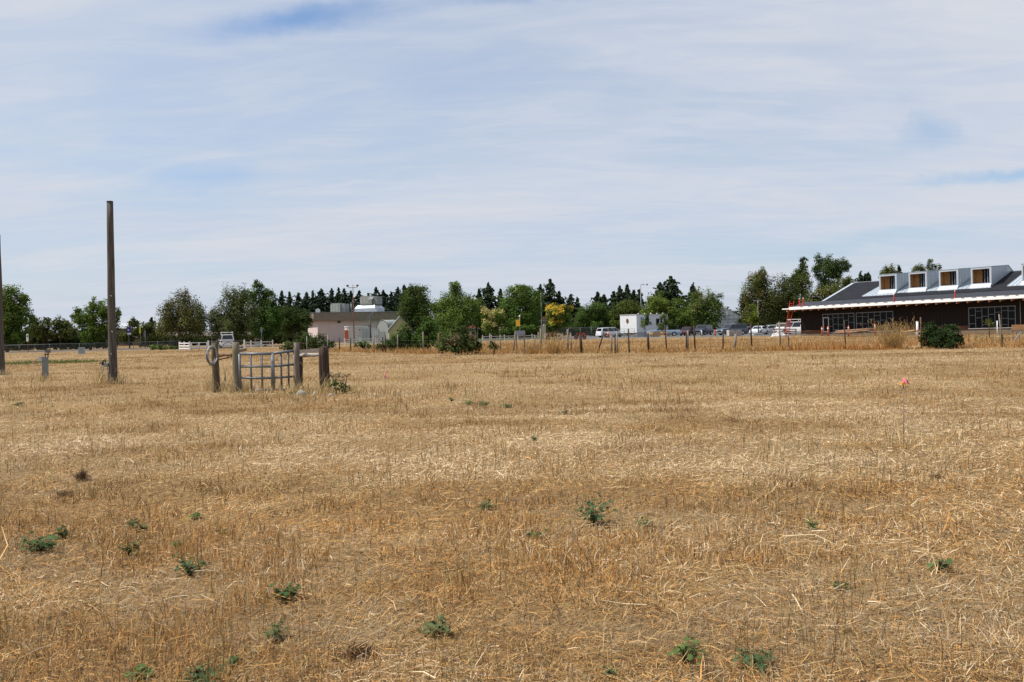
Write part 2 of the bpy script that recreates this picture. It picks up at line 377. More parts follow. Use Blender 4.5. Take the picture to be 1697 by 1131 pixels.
def field_grass():
    rng = np.random.default_rng(5)
    parts = []
    # lying straw
    n = 640000
    x, y = sample_xy(rng, n, 2.6, 112, 1.28)
    col, a, b, c = straw_colour(rng, x, y)
    bare = fbm(x * .55 + 40, y * .8, 71, 4)
    keep = rng.random(n) < np.clip(1.25 - 4.5 * np.clip(bare - .55, 0, 1), .12, 1)
    x, y, col, a, b = x[keep], y[keep], col[keep], a[keep], b[keep]; n = len(x)
    Ln = rng.gamma(3.0, .026, n).clip(.02, .26); big = rng.random(n) < .006; Ln[big] *= 1.7; Ln *= 1 - .55 * smooth(9, 28, y)
    W = np.where(big, .007, rng.uniform(.0022, .0048, n)) * np.maximum(1, (y / 4.2)) ** .78
    z = gz(x, y) + rng.gamma(1.3, .011, n) * (.6 + 1.2 * b)
    tilt = rng.normal(1.48, .17, n)
    sw = (fbm(x * .5, y * .5, 88, 2) - .5) * 6
    az = np.where(rng.random(n) < .45, sw + rng.normal(0, .6, n), rng.uniform(0, 6.283, n))
    parts.append(blade_arrays(rng, x, y, z, Ln, W, tilt, az, rng.normal(.1, .2, n), col * np.where(big, 1.15, 1.0)[:, None], np.ones(n, bool)))
    # short broken chaff close to the viewer
    n = 430000
    x, y = sample_xy(rng, n, 2.6, 24, 2.0)
    col, a, b, c = straw_colour(rng, x, y)
    bare = fbm(x * .55 + 40, y * .8, 71, 4); bm = (smooth(.52, .62, bare) * .75)[:, None]
    col = col * (1 - bm) + (np.array([.34, .26, .165]) * rng.uniform(.5, 1.35, n)[:, None]) * bm
    parts.append(blade_arrays(rng, x, y, gz(x, y) + rng.gamma(1.2, .009, n), rng.gamma(3, .014, n).clip(.015, .12), rng.uniform(.0020, .0042, n) * np.maximum(1, (y / 4.2)) ** .85,
                              rng.normal(1.35, .3, n), rng.uniform(0, 6.283, n), rng.normal(.1, .3, n), col, np.ones(n, bool)))
    # a few thick pale stalks
    n = 200
    x, y = sample_xy(rng, n, 2.8, 16, 1.6)
    parts.append(blade_arrays(rng, x, y, gz(x, y) + rng.uniform(.015, .05, n), rng.uniform(.18, .5, n), rng.uniform(.005, .010, n), rng.normal(1.52, .12, n), rng.uniform(0, 6.283, n), rng.normal(.08, .25, n),
                              np.where((rng.random(n) < .4)[:, None], PALE, GOLD) * rng.uniform(.6, 1.0, n)[:, None], np.ones(n, bool)))
    # standing stubble, in tussocks
    n = 990000
    x, y = sample_xy(rng, n, 2.6, 112, 1.35)
    tus = fbm(x * 2.4, y * 2.4, 101, 3); pat = fbm(x * .5 + 7, y * .8, 112, 4)
    bare = fbm(x * .55 + 40, y * .8, 71, 4)
    dens = np.clip((tus - .43) * 5.0, .02, 1) * np.clip(1.35 - 5 * np.clip(bare - .54, 0, 1), .08, 1) * np.clip(.35 + 2.6 * (pat - .36), .12, 1)
    keep = rng.random(n) < dens
    x, y, pat, tus = x[keep], y[keep], pat[keep], tus[keep]; n = len(x)
    col, a, b, c = straw_colour(rng, x, y)
    Ln = rng.gamma(4.0, .0175, n).clip(.02, .19) * (.38 + .75 * pat + 1.1 * np.clip(tus - .45, 0, 1) * (1 - smooth(8, 16, y)))
    W = rng.uniform(.0022, .0046, n) * np.maximum(1, (y / 4.2)) ** .9
    parts.append(blade_arrays(rng, x, y, gz(x, y) - .005, Ln, W, np.abs(rng.normal(0, .45, n)), rng.uniform(0, 6.283, n), rng.normal(.25, .3, n), col, np.zeros(n, bool)))
    # taller thin seed stems, dark
    n = 30000
    x, y = sample_xy(rng, n, 2.8, 40, 1.5)
    cl = fbm(x * 1.3 + 17, y * 1.3, 131, 3)
    keep = rng.random(n) < np.clip((cl - .53) * 7, .0, 1)
    x, y = x[keep], y[keep]; n = len(x)
    k = rng.random(n)
    col = np.where((k < .45)[:, None], BRWN * .95, np.where((k < .75)[:, None], OLIV * .85, ORNG)) * rng.uniform(.7, 1.2, n)[:, None]
    Ln = rng.uniform(.10, .27, n); W = rng.uniform(.0022, .0036, n) * np.maximum(1, (y / 4.2)) ** .8
    parts.append(blade_arrays(rng, x, y, gz(x, y), Ln, W, np.abs(rng.normal(0, .26, n)), rng.uniform(0, 6.283, n), rng.normal(.15, .3, n), col, np.zeros(n, bool)))
    # tall dry tufts left standing round the posts and poles
    for (px_, py_, r0, h0, n) in ((187, 638, .45, .38, 260), (172, 637, .3, .55, 160), (358, 646, .35, .40, 320), (376, 648, .35, .30, 260), (393, 650, .35, .38, 260), (424, 650, .8, .22, 300), (470, 650, .7, .22, 240), (498, 652, .3, .3, 140),
                                  (520, 652, .5, .35, 200), (540, 655, .3, .3, 160), (580, 650, .6, .3, 160), (3, 622, .4, .3, 120), (75, 633, .35, .28, 160), (1497, 742, .3, .2, 120), (640, 657, .3, .25, 80)):
        d_ = D(px_, py_); q = G(px_, d_)
        x = q.x + rng.normal(0, 1, n) * r0 * .6; y = d_ + rng.normal(0, 1, n) * r0 * .6
        col = np.where((rng.random(n) < .6)[:, None], GOLD, PALE) * rng.uniform(.5, 1.1, n)[:, None]
        parts.append(blade_arrays(rng, x, y, gz(x, y), h0 * rng.gamma(4, .2, n), rng.uniform(.004, .009, n) * max(1, d_ / 14), np.abs(rng.normal(.15, .35, n)), rng.uniform(0, 6.283, n), rng.normal(.3, .3, n), col, np.zeros(n, bool)))
    V = []; Fq = []; C = []; o = 0
    for v, f, c_ in parts: V.append(v); Fq.append(f + o); C.append(c_); o += len(v)
    ob = npmesh('dry_grass', np.concatenate(V), np.concatenate(Fq), STRAW, np.concatenate(C))
    tag(ob, 'mown dry straw coloured grass and stubble covering the whole field', 'grass', kind='stuff')
field_grass()

FENCE = [(-90, 104), (-40, 92), (-16.6, 79), (-7, 64.5), (5.8, 54), (18, 51.5), (28, 47.8), (48, 46)]
def fence_y(x): return np.interp(x, [p[0] for p in FENCE], [p[1] for p in FENCE])
def far_grass():
    rng = np.random.default_rng(8)
    n = 120000
    x = rng.uniform(-75, 62, n); fy = fence_y(x)
    y = fy - 1.6 + 3.2 * (fbm(x * .4, x * 0 + 3, 29, 3) - .5) + rng.gamma(1.2, 15, n)
    fr = rng.random(n) < .22; y[fr] = fy[fr] + rng.normal(-.3, .7, fr.sum()) + 1.6 * (fbm(x[fr] * .4, x[fr] * 0 + 3, 29, 3) - .5)
    left = smooth(-16, -26, x)
    keep = (y < np.where(x > 30, 96, 128)) & (rng.random(n) < 1 - .8 * left)
    keep &= rng.random(n) < np.clip((fbm(x * .7, y * .7, 12, 3) - .33) * 3.2, .06, 1)
    x, y = x[keep], y[keep]; n = len(x)
    pt = fbm(x * .25, y * .18, 51, 4); h = (.08 + .62 * pt * (.4 + 1.1 * fbm(x * 1.1, y * 1.1, 77, 3))) * rng.uniform(.45, 1.35, n)
    h *= 1 - .72 * smooth(-10, -24, x)
    g = np.clip(.5 + 2.4 * (fbm(x * .15, y * .1, 61, 3) - .5), 0, 1)[:, None]
    g = .45 + .55 * g; col = (ORNG * np.array([.95, .84, .8]) * g + GOLD * .9 * (1 - g)) * rng.uniform(.55, 1.2, n)[:, None]
    k = rng.random(n) < .12 + .35 * (fbm(x * .8, y * .8, 91, 3) > .55); col[k] = BRWN * rng.uniform(.7, 1.2, k.sum())[:, None]
    grn = (x > 34) & (y > 62) & (rng.random(n) < .35); col[grn] = np.array([.12, .13, .04]) * rng.uniform(.8, 1.3, grn.sum())[:, None]
    V, Fq, C = blade_arrays(rng, x, y, np.zeros(n) - .02, h, rng.uniform(.012, .034, n), np.abs(rng.normal(.25, .5, n)), rng.uniform(0, 6.283, n), rng.normal(.3, .3, n), col, np.zeros(n, bool))
    ob = npmesh('tall_grass', V, Fq, STRAW, C)
    tag(ob, 'tall rusty dry grass growing beyond the mown field along the post fence', 'grass', kind='stuff')
far_grass()
def green_patch():
    rng = np.random.default_rng(18)
    n = 2200
    x = rng.normal(0, 1, n) ; y = rng.normal(0, .6, n)
    c = P(78, 603, 61); x = c.x + x * 1.9; y = 61 + y * 1.6
    k = rng.random(n); col = np.where((k < .7)[:, None], [.13, .17, .045], [.3, .25, .1]) * rng.uniform(.7, 1.2, n)[:, None]
    V, Fq, C = blade_arrays(rng, x, y, np.zeros(n), rng.uniform(.08, .28, n), rng.uniform(.02, .05, n), np.abs(rng.normal(0, .3, n)), rng.uniform(0, 6.28, n), rng.normal(.3, .3, n), col, np.zeros(n, bool))
    tag(npmesh('green_grass', V, Fq, STRAW, C), 'patch of green grass in the dry field behind the grey standpipe post', 'grass', kind='stuff')
green_patch()

# ------------------------------------------------------------------ trees and shrubs
def leaf_quads(rng, pos, nrm, size, colr):
    n = len(pos)
    nrm = nrm / (np.linalg.norm(nrm, axis=1, keepdims=True) + 1e-6)
    r = rng.normal(0, 1, (n, 3)); u = np.cross(nrm, r); u /= (np.linalg.norm(u, axis=1, keepdims=True) + 1e-6)
    v = np.cross(nrm, u); s = size[:, None]
    V = np.stack([pos - u * s * .5, pos - v * s * .34 + u * s * .02, pos + u * s * .5, pos + v * s * .34 + u * s * .02], 1).reshape(-1, 3)
    Fq = (np.arange(n) * 4)[:, None] + np.arange(4)[None]
    return V, Fq, np.repeat(colr, 4, axis=0)
def crown_arrays(rng, blobs, leaf, colr, cover=2.4, varc=.35, spiky=0.0, gap=.3, tint=None):
    """blobs: (x,y,z,rx,ry,rz) in local metres; leaves gather in clumps on and inside each blob"""
    PS = []; NS = []; CS = []
    for (bx, by, bz, rx, ry, rz) in blobs:
        area = 4 * math.pi * ((rx * ry + rx * rz + ry * rz) / 3)
        n = int(area * cover / (leaf * leaf * .68)); nc = max(10, int(n / 45))
        d = rng.normal(0, 1, (nc, 3)); d /= np.linalg.norm(d, axis=1, keepdims=True)
        rr = rng.beta(4, 1.6, nc) * 1.06
        rr = rr + spiky * np.clip(d[:, 2], 0, 1) * rng.gamma(1.2, .16, nc)
        cc = d * rr[:, None] * np.array([rx, ry, rz])
        m_ = (rng.random(nc) > gap * vnoise(d[:, 0] * 2.5 + bx, d[:, 2] * 2.5 + bz, 5))
        cc = cc[m_]; d = d[m_]; nc = len(cc)
        if nc == 0: continue
        k = rng.integers(0, nc, n)
        cs = (.115 * min(rx, rz) + leaf * .5)
        off = np.clip(rng.normal(0, 1, (n, 3)), -1.9, 1.9) * cs * np.array([1, 1, .8 + 1.2 * spiky])
        p = cc[k] + off + np.array([bx, by, bz])
        nr = d[k] * .7 + rng.normal(0, .55, (n, 3)) + np.array([0, 0, .5])
        cv = rng.uniform(1 - varc, 1 + varc, nc)[k] * rng.uniform(.88, 1.12, n)
        c = np.array(colr)[None] * np.array([1.05, 1.10, .80]) * cv[:, None]
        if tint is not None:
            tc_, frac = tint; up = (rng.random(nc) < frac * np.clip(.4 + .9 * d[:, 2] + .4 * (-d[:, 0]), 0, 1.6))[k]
            c[up] = np.array(tc_) * cv[up][:, None]  # blossom, shoots and painted sunlight: tint gathers on clumps facing up and sunward
        PS.append(p); NS.append(nr); CS.append(c)
    p = np.concatenate(PS); nr = np.concatenate(NS); c = np.concatenate(CS)
    return leaf_quads(rng, p, nr, rng.uniform(.7, 1.35, len(p)) * leaf, c)
SEED = [100]
def px_blobs(rng, blobs, d, base):
    out = []
    for (cx, cy, rx, ry) in blobs:
        p = P(cx, cy, d); a, b = S(rx, d), S(ry, d)
        out.append((p.x - base.x, rng.uniform(-.35, .35) * a, p.z - base.z, a, max(a, b) * .95, b))
    return out
def tree(name, label, bpx, d, blobs, colr, leaf=.3, trunk_r=.16, spiky=0.0, cat='tree', group=None, gap=.3, tint=None, cover=2.5, multi=1, varc=.45, m_=None):
    SEED[0] += 1; rng = np.random.default_rng(SEED[0])
    leaf *= .88
    base = G(bpx, d); root = thing(name, label, cat, base, 0, group)
    bl = px_blobs(rng, blobs, d, base)
    V, Fq, C = crown_arrays(rng, bl, leaf, colr, cover, varc, spiky, gap, tint)
    ok = V[:, 2].reshape(-1, 4).min(1) > .02
    npmesh('crown', V, Fq[ok], m_ or LEAF, C, root)
    top = max(b[2] for b in bl); tb = MB()
    big = max(bl, key=lambda b: b[3] * b[5])
    for q in range(multi):
        ox = rng.uniform(-.5, .5) if multi > 1 else 0
        z0 = max(.5, big[2] - big[5] * .55)
        fk = Vector((big[0] * .5 + ox * .5, big[1] * .3, z0))
        tb.tube([(ox * .2, 0, -.1), (ox * .4 + rng.uniform(-.05, .05), 0, z0 * .5), fk], [trunk_r * 1.25, trunk_r, trunk_r * .85], 8)
        for b in bl:
            e = Vector((b[0] + rng.uniform(-.2, .2) * b[3], b[1], b[2] + b[5] * .55))
            mid = fk.lerp(e, .5) + Vector((rng.uniform(-.2, .2), rng.uniform(-.2, .2), .15))
            tb.tube([fk, mid, e], [trunk_r * .55, trunk_r * .35, trunk_r * .1], 6)
            for _ in range(3):
                e2 = Vector((b[0] + rng.uniform(-.8, .8) * b[3], b[1] + rng.uniform(-.7, .7) * b[4], b[2] + rng.uniform(-.1, .8) * b[5]))
                tb.tube([mid, mid.lerp(e2, .55) + Vector((0, 0, .12)), e2], [trunk_r * .3, trunk_r * .18, trunk_r * .06], 5)
    tb.build('trunk', BARK, root)
    return root
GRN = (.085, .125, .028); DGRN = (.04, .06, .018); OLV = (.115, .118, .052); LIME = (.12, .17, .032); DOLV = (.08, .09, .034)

# left side
tree('maple_tree', 'large green maple crown beside the pole at the left edge', 12, 132,
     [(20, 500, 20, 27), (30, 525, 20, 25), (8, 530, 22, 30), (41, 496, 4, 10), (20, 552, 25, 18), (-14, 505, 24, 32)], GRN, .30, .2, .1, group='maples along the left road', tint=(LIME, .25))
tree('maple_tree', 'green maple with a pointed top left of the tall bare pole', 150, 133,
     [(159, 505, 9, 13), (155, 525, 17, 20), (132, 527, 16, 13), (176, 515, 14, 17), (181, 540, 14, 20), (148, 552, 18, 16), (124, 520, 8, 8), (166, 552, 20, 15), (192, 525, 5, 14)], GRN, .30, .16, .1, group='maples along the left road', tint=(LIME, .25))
for (bx_, blobs, lab) in [(72, [(62, 545, 14, 18), (80, 548, 16, 16), (55, 530, 5, 9), (75, 532, 7, 6)], 'dark low hedge tree right of the maple at the left edge'),
                          (100, [(98, 545, 14, 18), (112, 548, 12, 16), (97, 535, 6, 6)], 'dark low hedge tree just left of the pointed maple'),
                          (215, [(214, 556, 18, 13), (200, 560, 12, 10), (222, 535, 12, 7), (236, 548, 10, 12)], 'dark rounded tree in front of the brown school building'),
                          (254, [(252, 552, 14, 16), (246, 540, 6, 9), (262, 558, 12, 12)], 'dark bushy tree under the thin street lamp')]:
    tree('hedge_tree', lab, bx_, 150, blobs, DOLV, .34, .12, .05, group='dark trees along the left road')
tree('cherry_tree', 'olive green open crowned tree with upright twigs behind the white fence', 294, 128,
     [(300, 510, 28, 20), (284, 525, 24, 20), (322, 520, 22, 20), (304, 540, 36, 18), (276, 540, 16, 14), (305, 495, 13, 9), (332, 535, 12, 18)], OLV, .26, .15, .85, gap=.75, cover=1.7, multi=2, tint=((.16, .13, .075), .3))
tree('cherry_tree', 'dark olive spreading tree directly behind the white van', 390, 130,
     [(380, 508, 24, 22), (372, 530, 28, 18), (398, 495, 15, 16), (404, 525, 26, 24), (384, 545, 34, 14), (355, 530, 12, 12)], (0.084, 0.099, 0.043), .26, .17, .7, gap=.5, cover=2.1, tint=((.10, .09, .05), .25))
tree('maple_tree', 'tall pointed green maple rising above the white van', 440, 136,
     [(426, 474, 8, 9), (428, 492, 18, 16), (432, 515, 26, 20), (448, 500, 12, 16), (436, 540, 30, 20), (456, 525, 12, 22), (412, 490, 10, 12)], (0.065, 0.113, 0.032), .30, .2, .15, group='maples along the left road', tint=((.07, .11, .025), .3))
tree('hedge_tree', 'low dark spreading tree left of the pink building', 487, 150,
     [(485, 525, 26, 16), (474, 540, 20, 14), (502, 535, 14, 16), (470, 522, 10, 8)], (0.051, 0.072, 0.023), .32, .17, .05, group='dark trees along the left road')

# middle
tree('broadleaf_tree', 'dark green rounded tree at the right end of the pink building', 690, 158,
     [(690, 500, 24, 24), (700, 520, 22, 28), (678, 520, 18, 24), (672, 545, 14, 20), (706, 545, 18, 22), (692, 482, 14, 9), (665, 540, 10, 14)], (0.065, 0.090, 0.029), .32, .2, .15, group='trees in the middle distance')
tree('broadleaf_tree', 'bright green tall tree with a pointed top in the middle of the row', 752, 152,
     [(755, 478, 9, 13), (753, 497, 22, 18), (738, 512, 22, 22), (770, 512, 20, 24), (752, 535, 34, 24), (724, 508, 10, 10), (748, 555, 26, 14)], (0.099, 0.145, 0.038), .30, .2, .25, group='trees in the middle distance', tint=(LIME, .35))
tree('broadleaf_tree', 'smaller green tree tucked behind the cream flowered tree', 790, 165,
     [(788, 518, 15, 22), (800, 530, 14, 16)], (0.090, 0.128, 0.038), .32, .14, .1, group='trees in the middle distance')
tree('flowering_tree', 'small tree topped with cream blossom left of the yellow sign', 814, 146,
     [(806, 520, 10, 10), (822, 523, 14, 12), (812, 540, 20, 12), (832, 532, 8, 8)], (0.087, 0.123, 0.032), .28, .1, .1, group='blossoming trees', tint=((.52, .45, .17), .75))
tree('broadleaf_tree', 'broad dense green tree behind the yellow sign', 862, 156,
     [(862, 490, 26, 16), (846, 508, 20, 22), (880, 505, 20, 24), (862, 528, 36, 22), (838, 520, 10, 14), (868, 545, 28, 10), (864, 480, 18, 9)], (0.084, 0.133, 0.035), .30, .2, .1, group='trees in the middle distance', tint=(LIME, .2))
tree('flowering_tree', 'rounded tree topped with golden yellow blossom', 925, 143,
     [(926, 518, 22, 12), (915, 512, 12, 10), (938, 517, 12, 10), (926, 535, 22, 12)], (0.087, 0.123, 0.032), .28, .1, .1, group='blossoming trees', tint=((.50, .36, .05), .72))
tree('broadleaf_tree', 'wide low green tree right of the golden blossom tree', 985, 180,
     [(972, 522, 20, 16), (990, 515, 18, 14), (1005, 528, 18, 14), (958, 535, 14, 12), (985, 540, 24, 12), (1018, 536, 10, 10)], (0.072, 0.109, 0.032), .32, .15, .05, group='trees in the middle distance')
tree('broadleaf_tree', 'dark green tree just left of the white site trailer', 1040, 172,
     [(1040, 510, 20, 12), (1026, 520, 14, 14), (1052, 520, 16, 16), (1035, 535, 22, 14)], (0.084, 0.104, 0.032), .34, .15, .1, group='trees in the middle distance')
tree('broadleaf_tree', 'yellow green round tree right of the tall lamp post', 1090, 165,
     [(1090, 503, 18, 16), (1080, 518, 16, 18), (1104, 515, 14, 18), (1092, 535, 24, 14)], (0.123, 0.152, 0.038), .32, .15, .15, group='trees in the middle distance')
tree('broadleaf_tree', 'green tree behind the parked blue pickup and maroon car', 1130, 164,
     [(1128, 512, 20, 16), (1138, 528, 20, 16), (1116, 530, 14, 14)], (0.087, 0.123, 0.032), .32, .15, .15, group='trees in the middle distance')
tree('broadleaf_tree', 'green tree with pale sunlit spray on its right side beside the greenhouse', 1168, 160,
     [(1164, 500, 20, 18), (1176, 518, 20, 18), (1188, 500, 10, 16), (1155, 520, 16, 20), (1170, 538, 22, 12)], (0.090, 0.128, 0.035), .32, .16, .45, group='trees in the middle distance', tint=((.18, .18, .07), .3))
# right
tree('oak_tree', 'big rusty tinged tree with a ragged top right of the greenhouse', 1262, 150,
     [(1256, 475, 18, 22), (1246, 495, 18, 26), (1275, 490, 20, 26), (1255, 520, 28, 22), (1236, 510, 9, 22), (1285, 515, 18, 24), (1262, 460, 9, 14)], (0.090, 0.096, 0.038), .30, .22, .5, gap=.5, tint=((.13, .09, .035), .22), group='tall trees beside the new building')
tree('oak_tree', 'dense olive tree between the ragged tree and the tallest tree', 1310, 152,
     [(1308, 480, 18, 22), (1322, 500, 20, 24), (1300, 510, 20, 22), (1330, 470, 12, 18), (1315, 528, 24, 14)], (0.075, 0.087, 0.032), .30, .2, .3, gap=.5, group='tall trees beside the new building')
tree('poplar_tree', 'slender tall tree spire right behind the red ladder', 1330, 158,
     [(1333, 436, 6, 11), (1330, 450, 10, 12), (1328, 466, 12, 14), (1318, 462, 10, 8)], (0.061, 0.084, 0.029), .28, .16, .2, gap=.45, group='tall trees beside the new building')
tree('poplar_tree', 'tallest dark green tree with a leaning top behind the new building', 1368, 158,
     [(1358, 438, 11, 14), (1375, 436, 14, 13), (1394, 440, 12, 12), (1404, 445, 8, 6), (1366, 455, 16, 14), (1385, 456, 12, 10), (1372, 475, 16, 14)], (0.051, 0.080, 0.026), .28, .2, .2, gap=.45, group='tall trees beside the new building')
tree('oak_tree', 'lower yellowish green tree at the left end of the dark roof', 1385, 146,
     [(1370, 490, 22, 18), (1398, 480, 18, 16), (1350, 505, 20, 20), (1408, 470, 10, 10), (1380, 510, 26, 14)], (0.090, 0.102, 0.032), .30, .16, .2, group='tall trees beside the new building', tint=((.10, .10, .025), .25))
tree('small_tree', 'wispy treetop showing left of the first dormer', 1474, 170,
     [(1474, 449, 9, 7), (1466, 456, 10, 8), (1480, 460, 12, 10)], (0.102, 0.116, 0.051), .30, .1, .8, gap=.6, group='treetops behind the new roof')
tree('small_tree', 'wispy windblown treetop above the second dormer', 1525, 170,
     [(1524, 444, 6, 6), (1532, 449, 8, 6), (1518, 452, 8, 7)], (0.087, 0.109, 0.043), .28, .1, .6, gap=.6, group='treetops behind the new roof')
tree('small_tree', 'small double treetop above the third dormer', 1546, 170,
     [(1542, 441, 5, 8), (1553, 445, 4, 6), (1546, 455, 8, 8)], (0.072, 0.099, 0.038), .28, .1, .4, gap=.5, group='treetops behind the new roof')
tree('young_tree', 'yellow green young tree in front of the lamp with two heads', 1245, 90,
     [(1249, 518, 6, 13), (1243, 530, 8, 8), (1254, 530, 7, 6)], (0.100, 0.125, 0.024), .22, .06, .3, group='newly planted trees')
tree('young_tree', 'thin sapling in front of the white trailer left side', 1069, 140,
     [(1071, 528, 4, 8), (1068, 536, 7, 7), (1074, 534, 6, 5)], (0.116, 0.138, 0.065), .2, .05, .4, group='newly planted trees', gap=.6)
tree('young_tree', 'thin sapling in front of the trailer window', 1102, 140,
     [(1100, 528, 5, 8), (1098, 540, 7, 6), (1105, 534, 5, 6)], (0.116, 0.138, 0.065), .2, .05, .4, group='newly planted trees', gap=.6)
tree('young_tree', 'thin planted sapling in front of the right window wall', 1640, 75,
     [(1638, 533, 4, 5), (1642, 539, 4, 4)], (0.120, 0.130, 0.035), .16, .04, .3, group='newly planted trees', gap=.7, cover=1.5)

def hedge(name, label, x0, x1, d, hpx, colr, bpy=None, group='hedges closing the road side', step=7):  # dark hedges added, standing in for shade beneath the crowns as well
    rng = np.random.default_rng(int(x0 * 3 + 500)); bl = []; x = x0
    while x < x1: bl.append((x, None, rng.uniform(.8, 1.15))); x += step * rng.uniform(.7, 1.2)
    out_ = []; base = G((x0 + x1) / 2, d); H_ = S(hpx, d)
    for (x, _, k) in bl:
        g_ = G(x, d); out_.append((g_.x - base.x, rng.uniform(-.6, .6), H_ * .48 * k, S(step, d) * 1.1, 1.2, H_ * .52 * k))
    root = thing(name, label, 'hedge', base, 0, group)
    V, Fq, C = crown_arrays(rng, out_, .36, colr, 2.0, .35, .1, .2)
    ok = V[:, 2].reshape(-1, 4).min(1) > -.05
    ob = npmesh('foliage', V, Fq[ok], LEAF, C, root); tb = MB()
    for (x, y, z, *_r) in out_: tb.tube([(x, y, -.1), (x + .1, y, z)], [.07, .04], 6)
    tb.build('stems', BARK, root); root.children[-1]['kind'] = 'stuff'
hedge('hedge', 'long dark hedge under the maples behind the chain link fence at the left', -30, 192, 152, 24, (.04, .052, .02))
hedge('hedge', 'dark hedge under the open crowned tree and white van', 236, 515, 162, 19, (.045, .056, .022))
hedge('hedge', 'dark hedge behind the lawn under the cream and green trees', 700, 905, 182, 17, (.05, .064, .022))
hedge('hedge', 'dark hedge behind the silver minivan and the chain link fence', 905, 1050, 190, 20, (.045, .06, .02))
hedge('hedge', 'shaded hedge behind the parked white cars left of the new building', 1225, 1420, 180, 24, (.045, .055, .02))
# shrubs
def shrub(name, label, bpx, d, blobs, colr, leaf=.16, **k):
    return tree(name, label, bpx, d, blobs, colr, leaf, .014 if d < 30 else .03, cat='shrub', multi=2, **k)
BRA = (.055, .078, .028)
shrub('bramble_bush', 'wide bramble thicket in front of the pink building left corner', 525, 88,
      [(498, 573, 16, 10), (525, 570, 20, 12), (545, 573, 9, 9), (512, 562, 12, 9), (478, 575, 12, 8)], BRA, .2, group='brambles along the fence', spiky=.3)
shrub('bramble_bush', 'low bramble bush by the leaning grey stick', 602, 80, [(597, 572, 8, 7), (609, 573, 8, 6)], (0.087, 0.131, 0.043), .18, group='brambles along the fence')
shrub('bramble_bush', 'tall dark shrub left of the ivy clad shrub', 668, 72, [(672, 555, 12, 18), (662, 565, 12, 14), (648, 572, 17, 9), (678, 570, 14, 12), (690, 575, 12, 7), (630, 577, 10, 5)], (0.065, 0.099, 0.035), .2, group='brambles along the fence', spiky=.2)
shrub('bramble_bush', 'tall bright green shrub below the bright pointed tree', 712, 71, [(712, 545, 16, 18), (704, 560, 18, 18), (726, 560, 12, 14), (690, 568, 12, 12)], (0.072, 0.119, 0.035), .2, group='brambles along the fence', spiky=.2)
shrub('bramble_bush', 'big rounded bramble bush with reddish shoots left of the yellow sign', 762, 58, [(758, 562, 20, 15), (776, 567, 18, 13), (742, 570, 14, 10), (768, 552, 13, 8), (790, 574, 9, 8), (765, 577, 26, 6), (733, 575, 10, 7)], (.085, .105, .045), .17, group='brambles along the fence', spiky=.35, tint=((.14, .10, .06), .12))
shrub('bramble_bush', 'small weedy bush at the foot of the middle fence posts', 816, 57, [(816, 573, 6, 6), (822, 575, 5, 4)], (0.109, 0.123, 0.051), .14, group='brambles along the fence')
shrub('evergreen_bush', 'taller dark green bush left of its rounder neighbour', 1541, 49.5, [(1541, 545, 11, 14), (1540, 560, 12, 14), (1548, 553, 10, 12), (1540, 571, 12, 7)], (.031, .050, .021), .12, group='dark green bushes at the fence')
shrub('evergreen_bush', 'round dense dark green bush in front of the brown wall', 1573, 48, [(1573, 556, 20, 17), (1560, 562, 14, 13), (1585, 565, 14, 10), (1576, 545, 12, 8), (1572, 571, 20, 7)], (.031, .050, .021), .12, group='dark green bushes at the fence')
shrub('hedge_bush', 'green shrub below the street lamp behind the leftmost white fence', 268, 118, [(263, 577, 14, 6), (285, 578, 12, 5)], (0.102, 0.131, 0.043), .2)
shrub('garden_bush', 'small rounded green bush on the lawn under the cream blossom tree', 833, 150, [(833, 550, 6, 6)], (0.087, 0.123, 0.043), .25)
shrub('bramble_bush', 'weedy green bramble at the right foot of the gate post', 565, 22.6, [(562, 640, 10, 9), (556, 634, 6, 7), (573, 644, 7, 7), (550, 637, 6, 5)], (0.072, 0.102, 0.032), .07, group='brambles along the fence', gap=.8, cover=.8, spiky=.5)

def dry_bush(name, label, bpx, d, wpx, hpx, n, seed):
    rng = np.random.default_rng(seed); base = G(bpx, d)
    R_, H_ = S(wpx / 2, d), S(hpx, d)
    th = rng.uniform(0, 6.283, n); lean = rng.beta(1.3, 1.3, n)
    b = rng.uniform(0, .35, n) * R_
    x = base.x + b * np.cos(th); y = base.y + b * np.sin(th)
    tilt = lean * math.atan2(R_ * 1.1, H_ * .8)
    Ln = H_ * rng.beta(1.6, 1.4, n) * 1.15 / np.maximum(np.cos(tilt), .55) * .93
    col = (np.array([.42, .27, .11]) * rng.uniform(.55, 1.3, n)[:, None])
    V, Fq, C = blade_arrays(rng, x, y, np.zeros(n), Ln, rng.uniform(.010, .022, n), tilt, th + rng.normal(0, .5, n), rng.normal(.15, .3, n), col, np.zeros(n, bool))
    # fine seed heads
    m2 = n * 3; k = rng.integers(0, n, m2); t = rng.uniform(.55, 1.0, m2)
    tips = V.reshape(-1, 6, 3); pp = tips[k, 2] * (1 - t)[:, None] + tips[k, 4] * t[:, None] + rng.normal(0, .06, (m2, 3))
    col2 = np.array([.46, .31, .13]) * rng.uniform(.6, 1.25, m2)[:, None]
    V2, F2, C2 = blade_arrays(rng, pp[:, 0], pp[:, 1], pp[:, 2], rng.uniform(.08, .25, m2), np.full(m2, .02), np.abs(rng.normal(.3, .5, m2)), rng.uniform(0, 6.28, m2), rng.normal(0, .3, m2), col2, np.zeros(m2, bool))
    o = npmesh(name, np.concatenate([V, V2]), np.concatenate([Fq, F2 + len(V)]), STRAW, np.concatenate([C, C2]))
    return tag(o, label, 'dry bush', 'dry bushes along the fence')
dry_bush('dry_bush', 'large feathery tan dry bush left of the dark green bushes', 1480, 50.5, 74, 47, 420, 1)
dry_bush('dry_bush', 'feathery tan dry bush below the golden blossom tree', 918, 56, 50, 32, 230, 2)
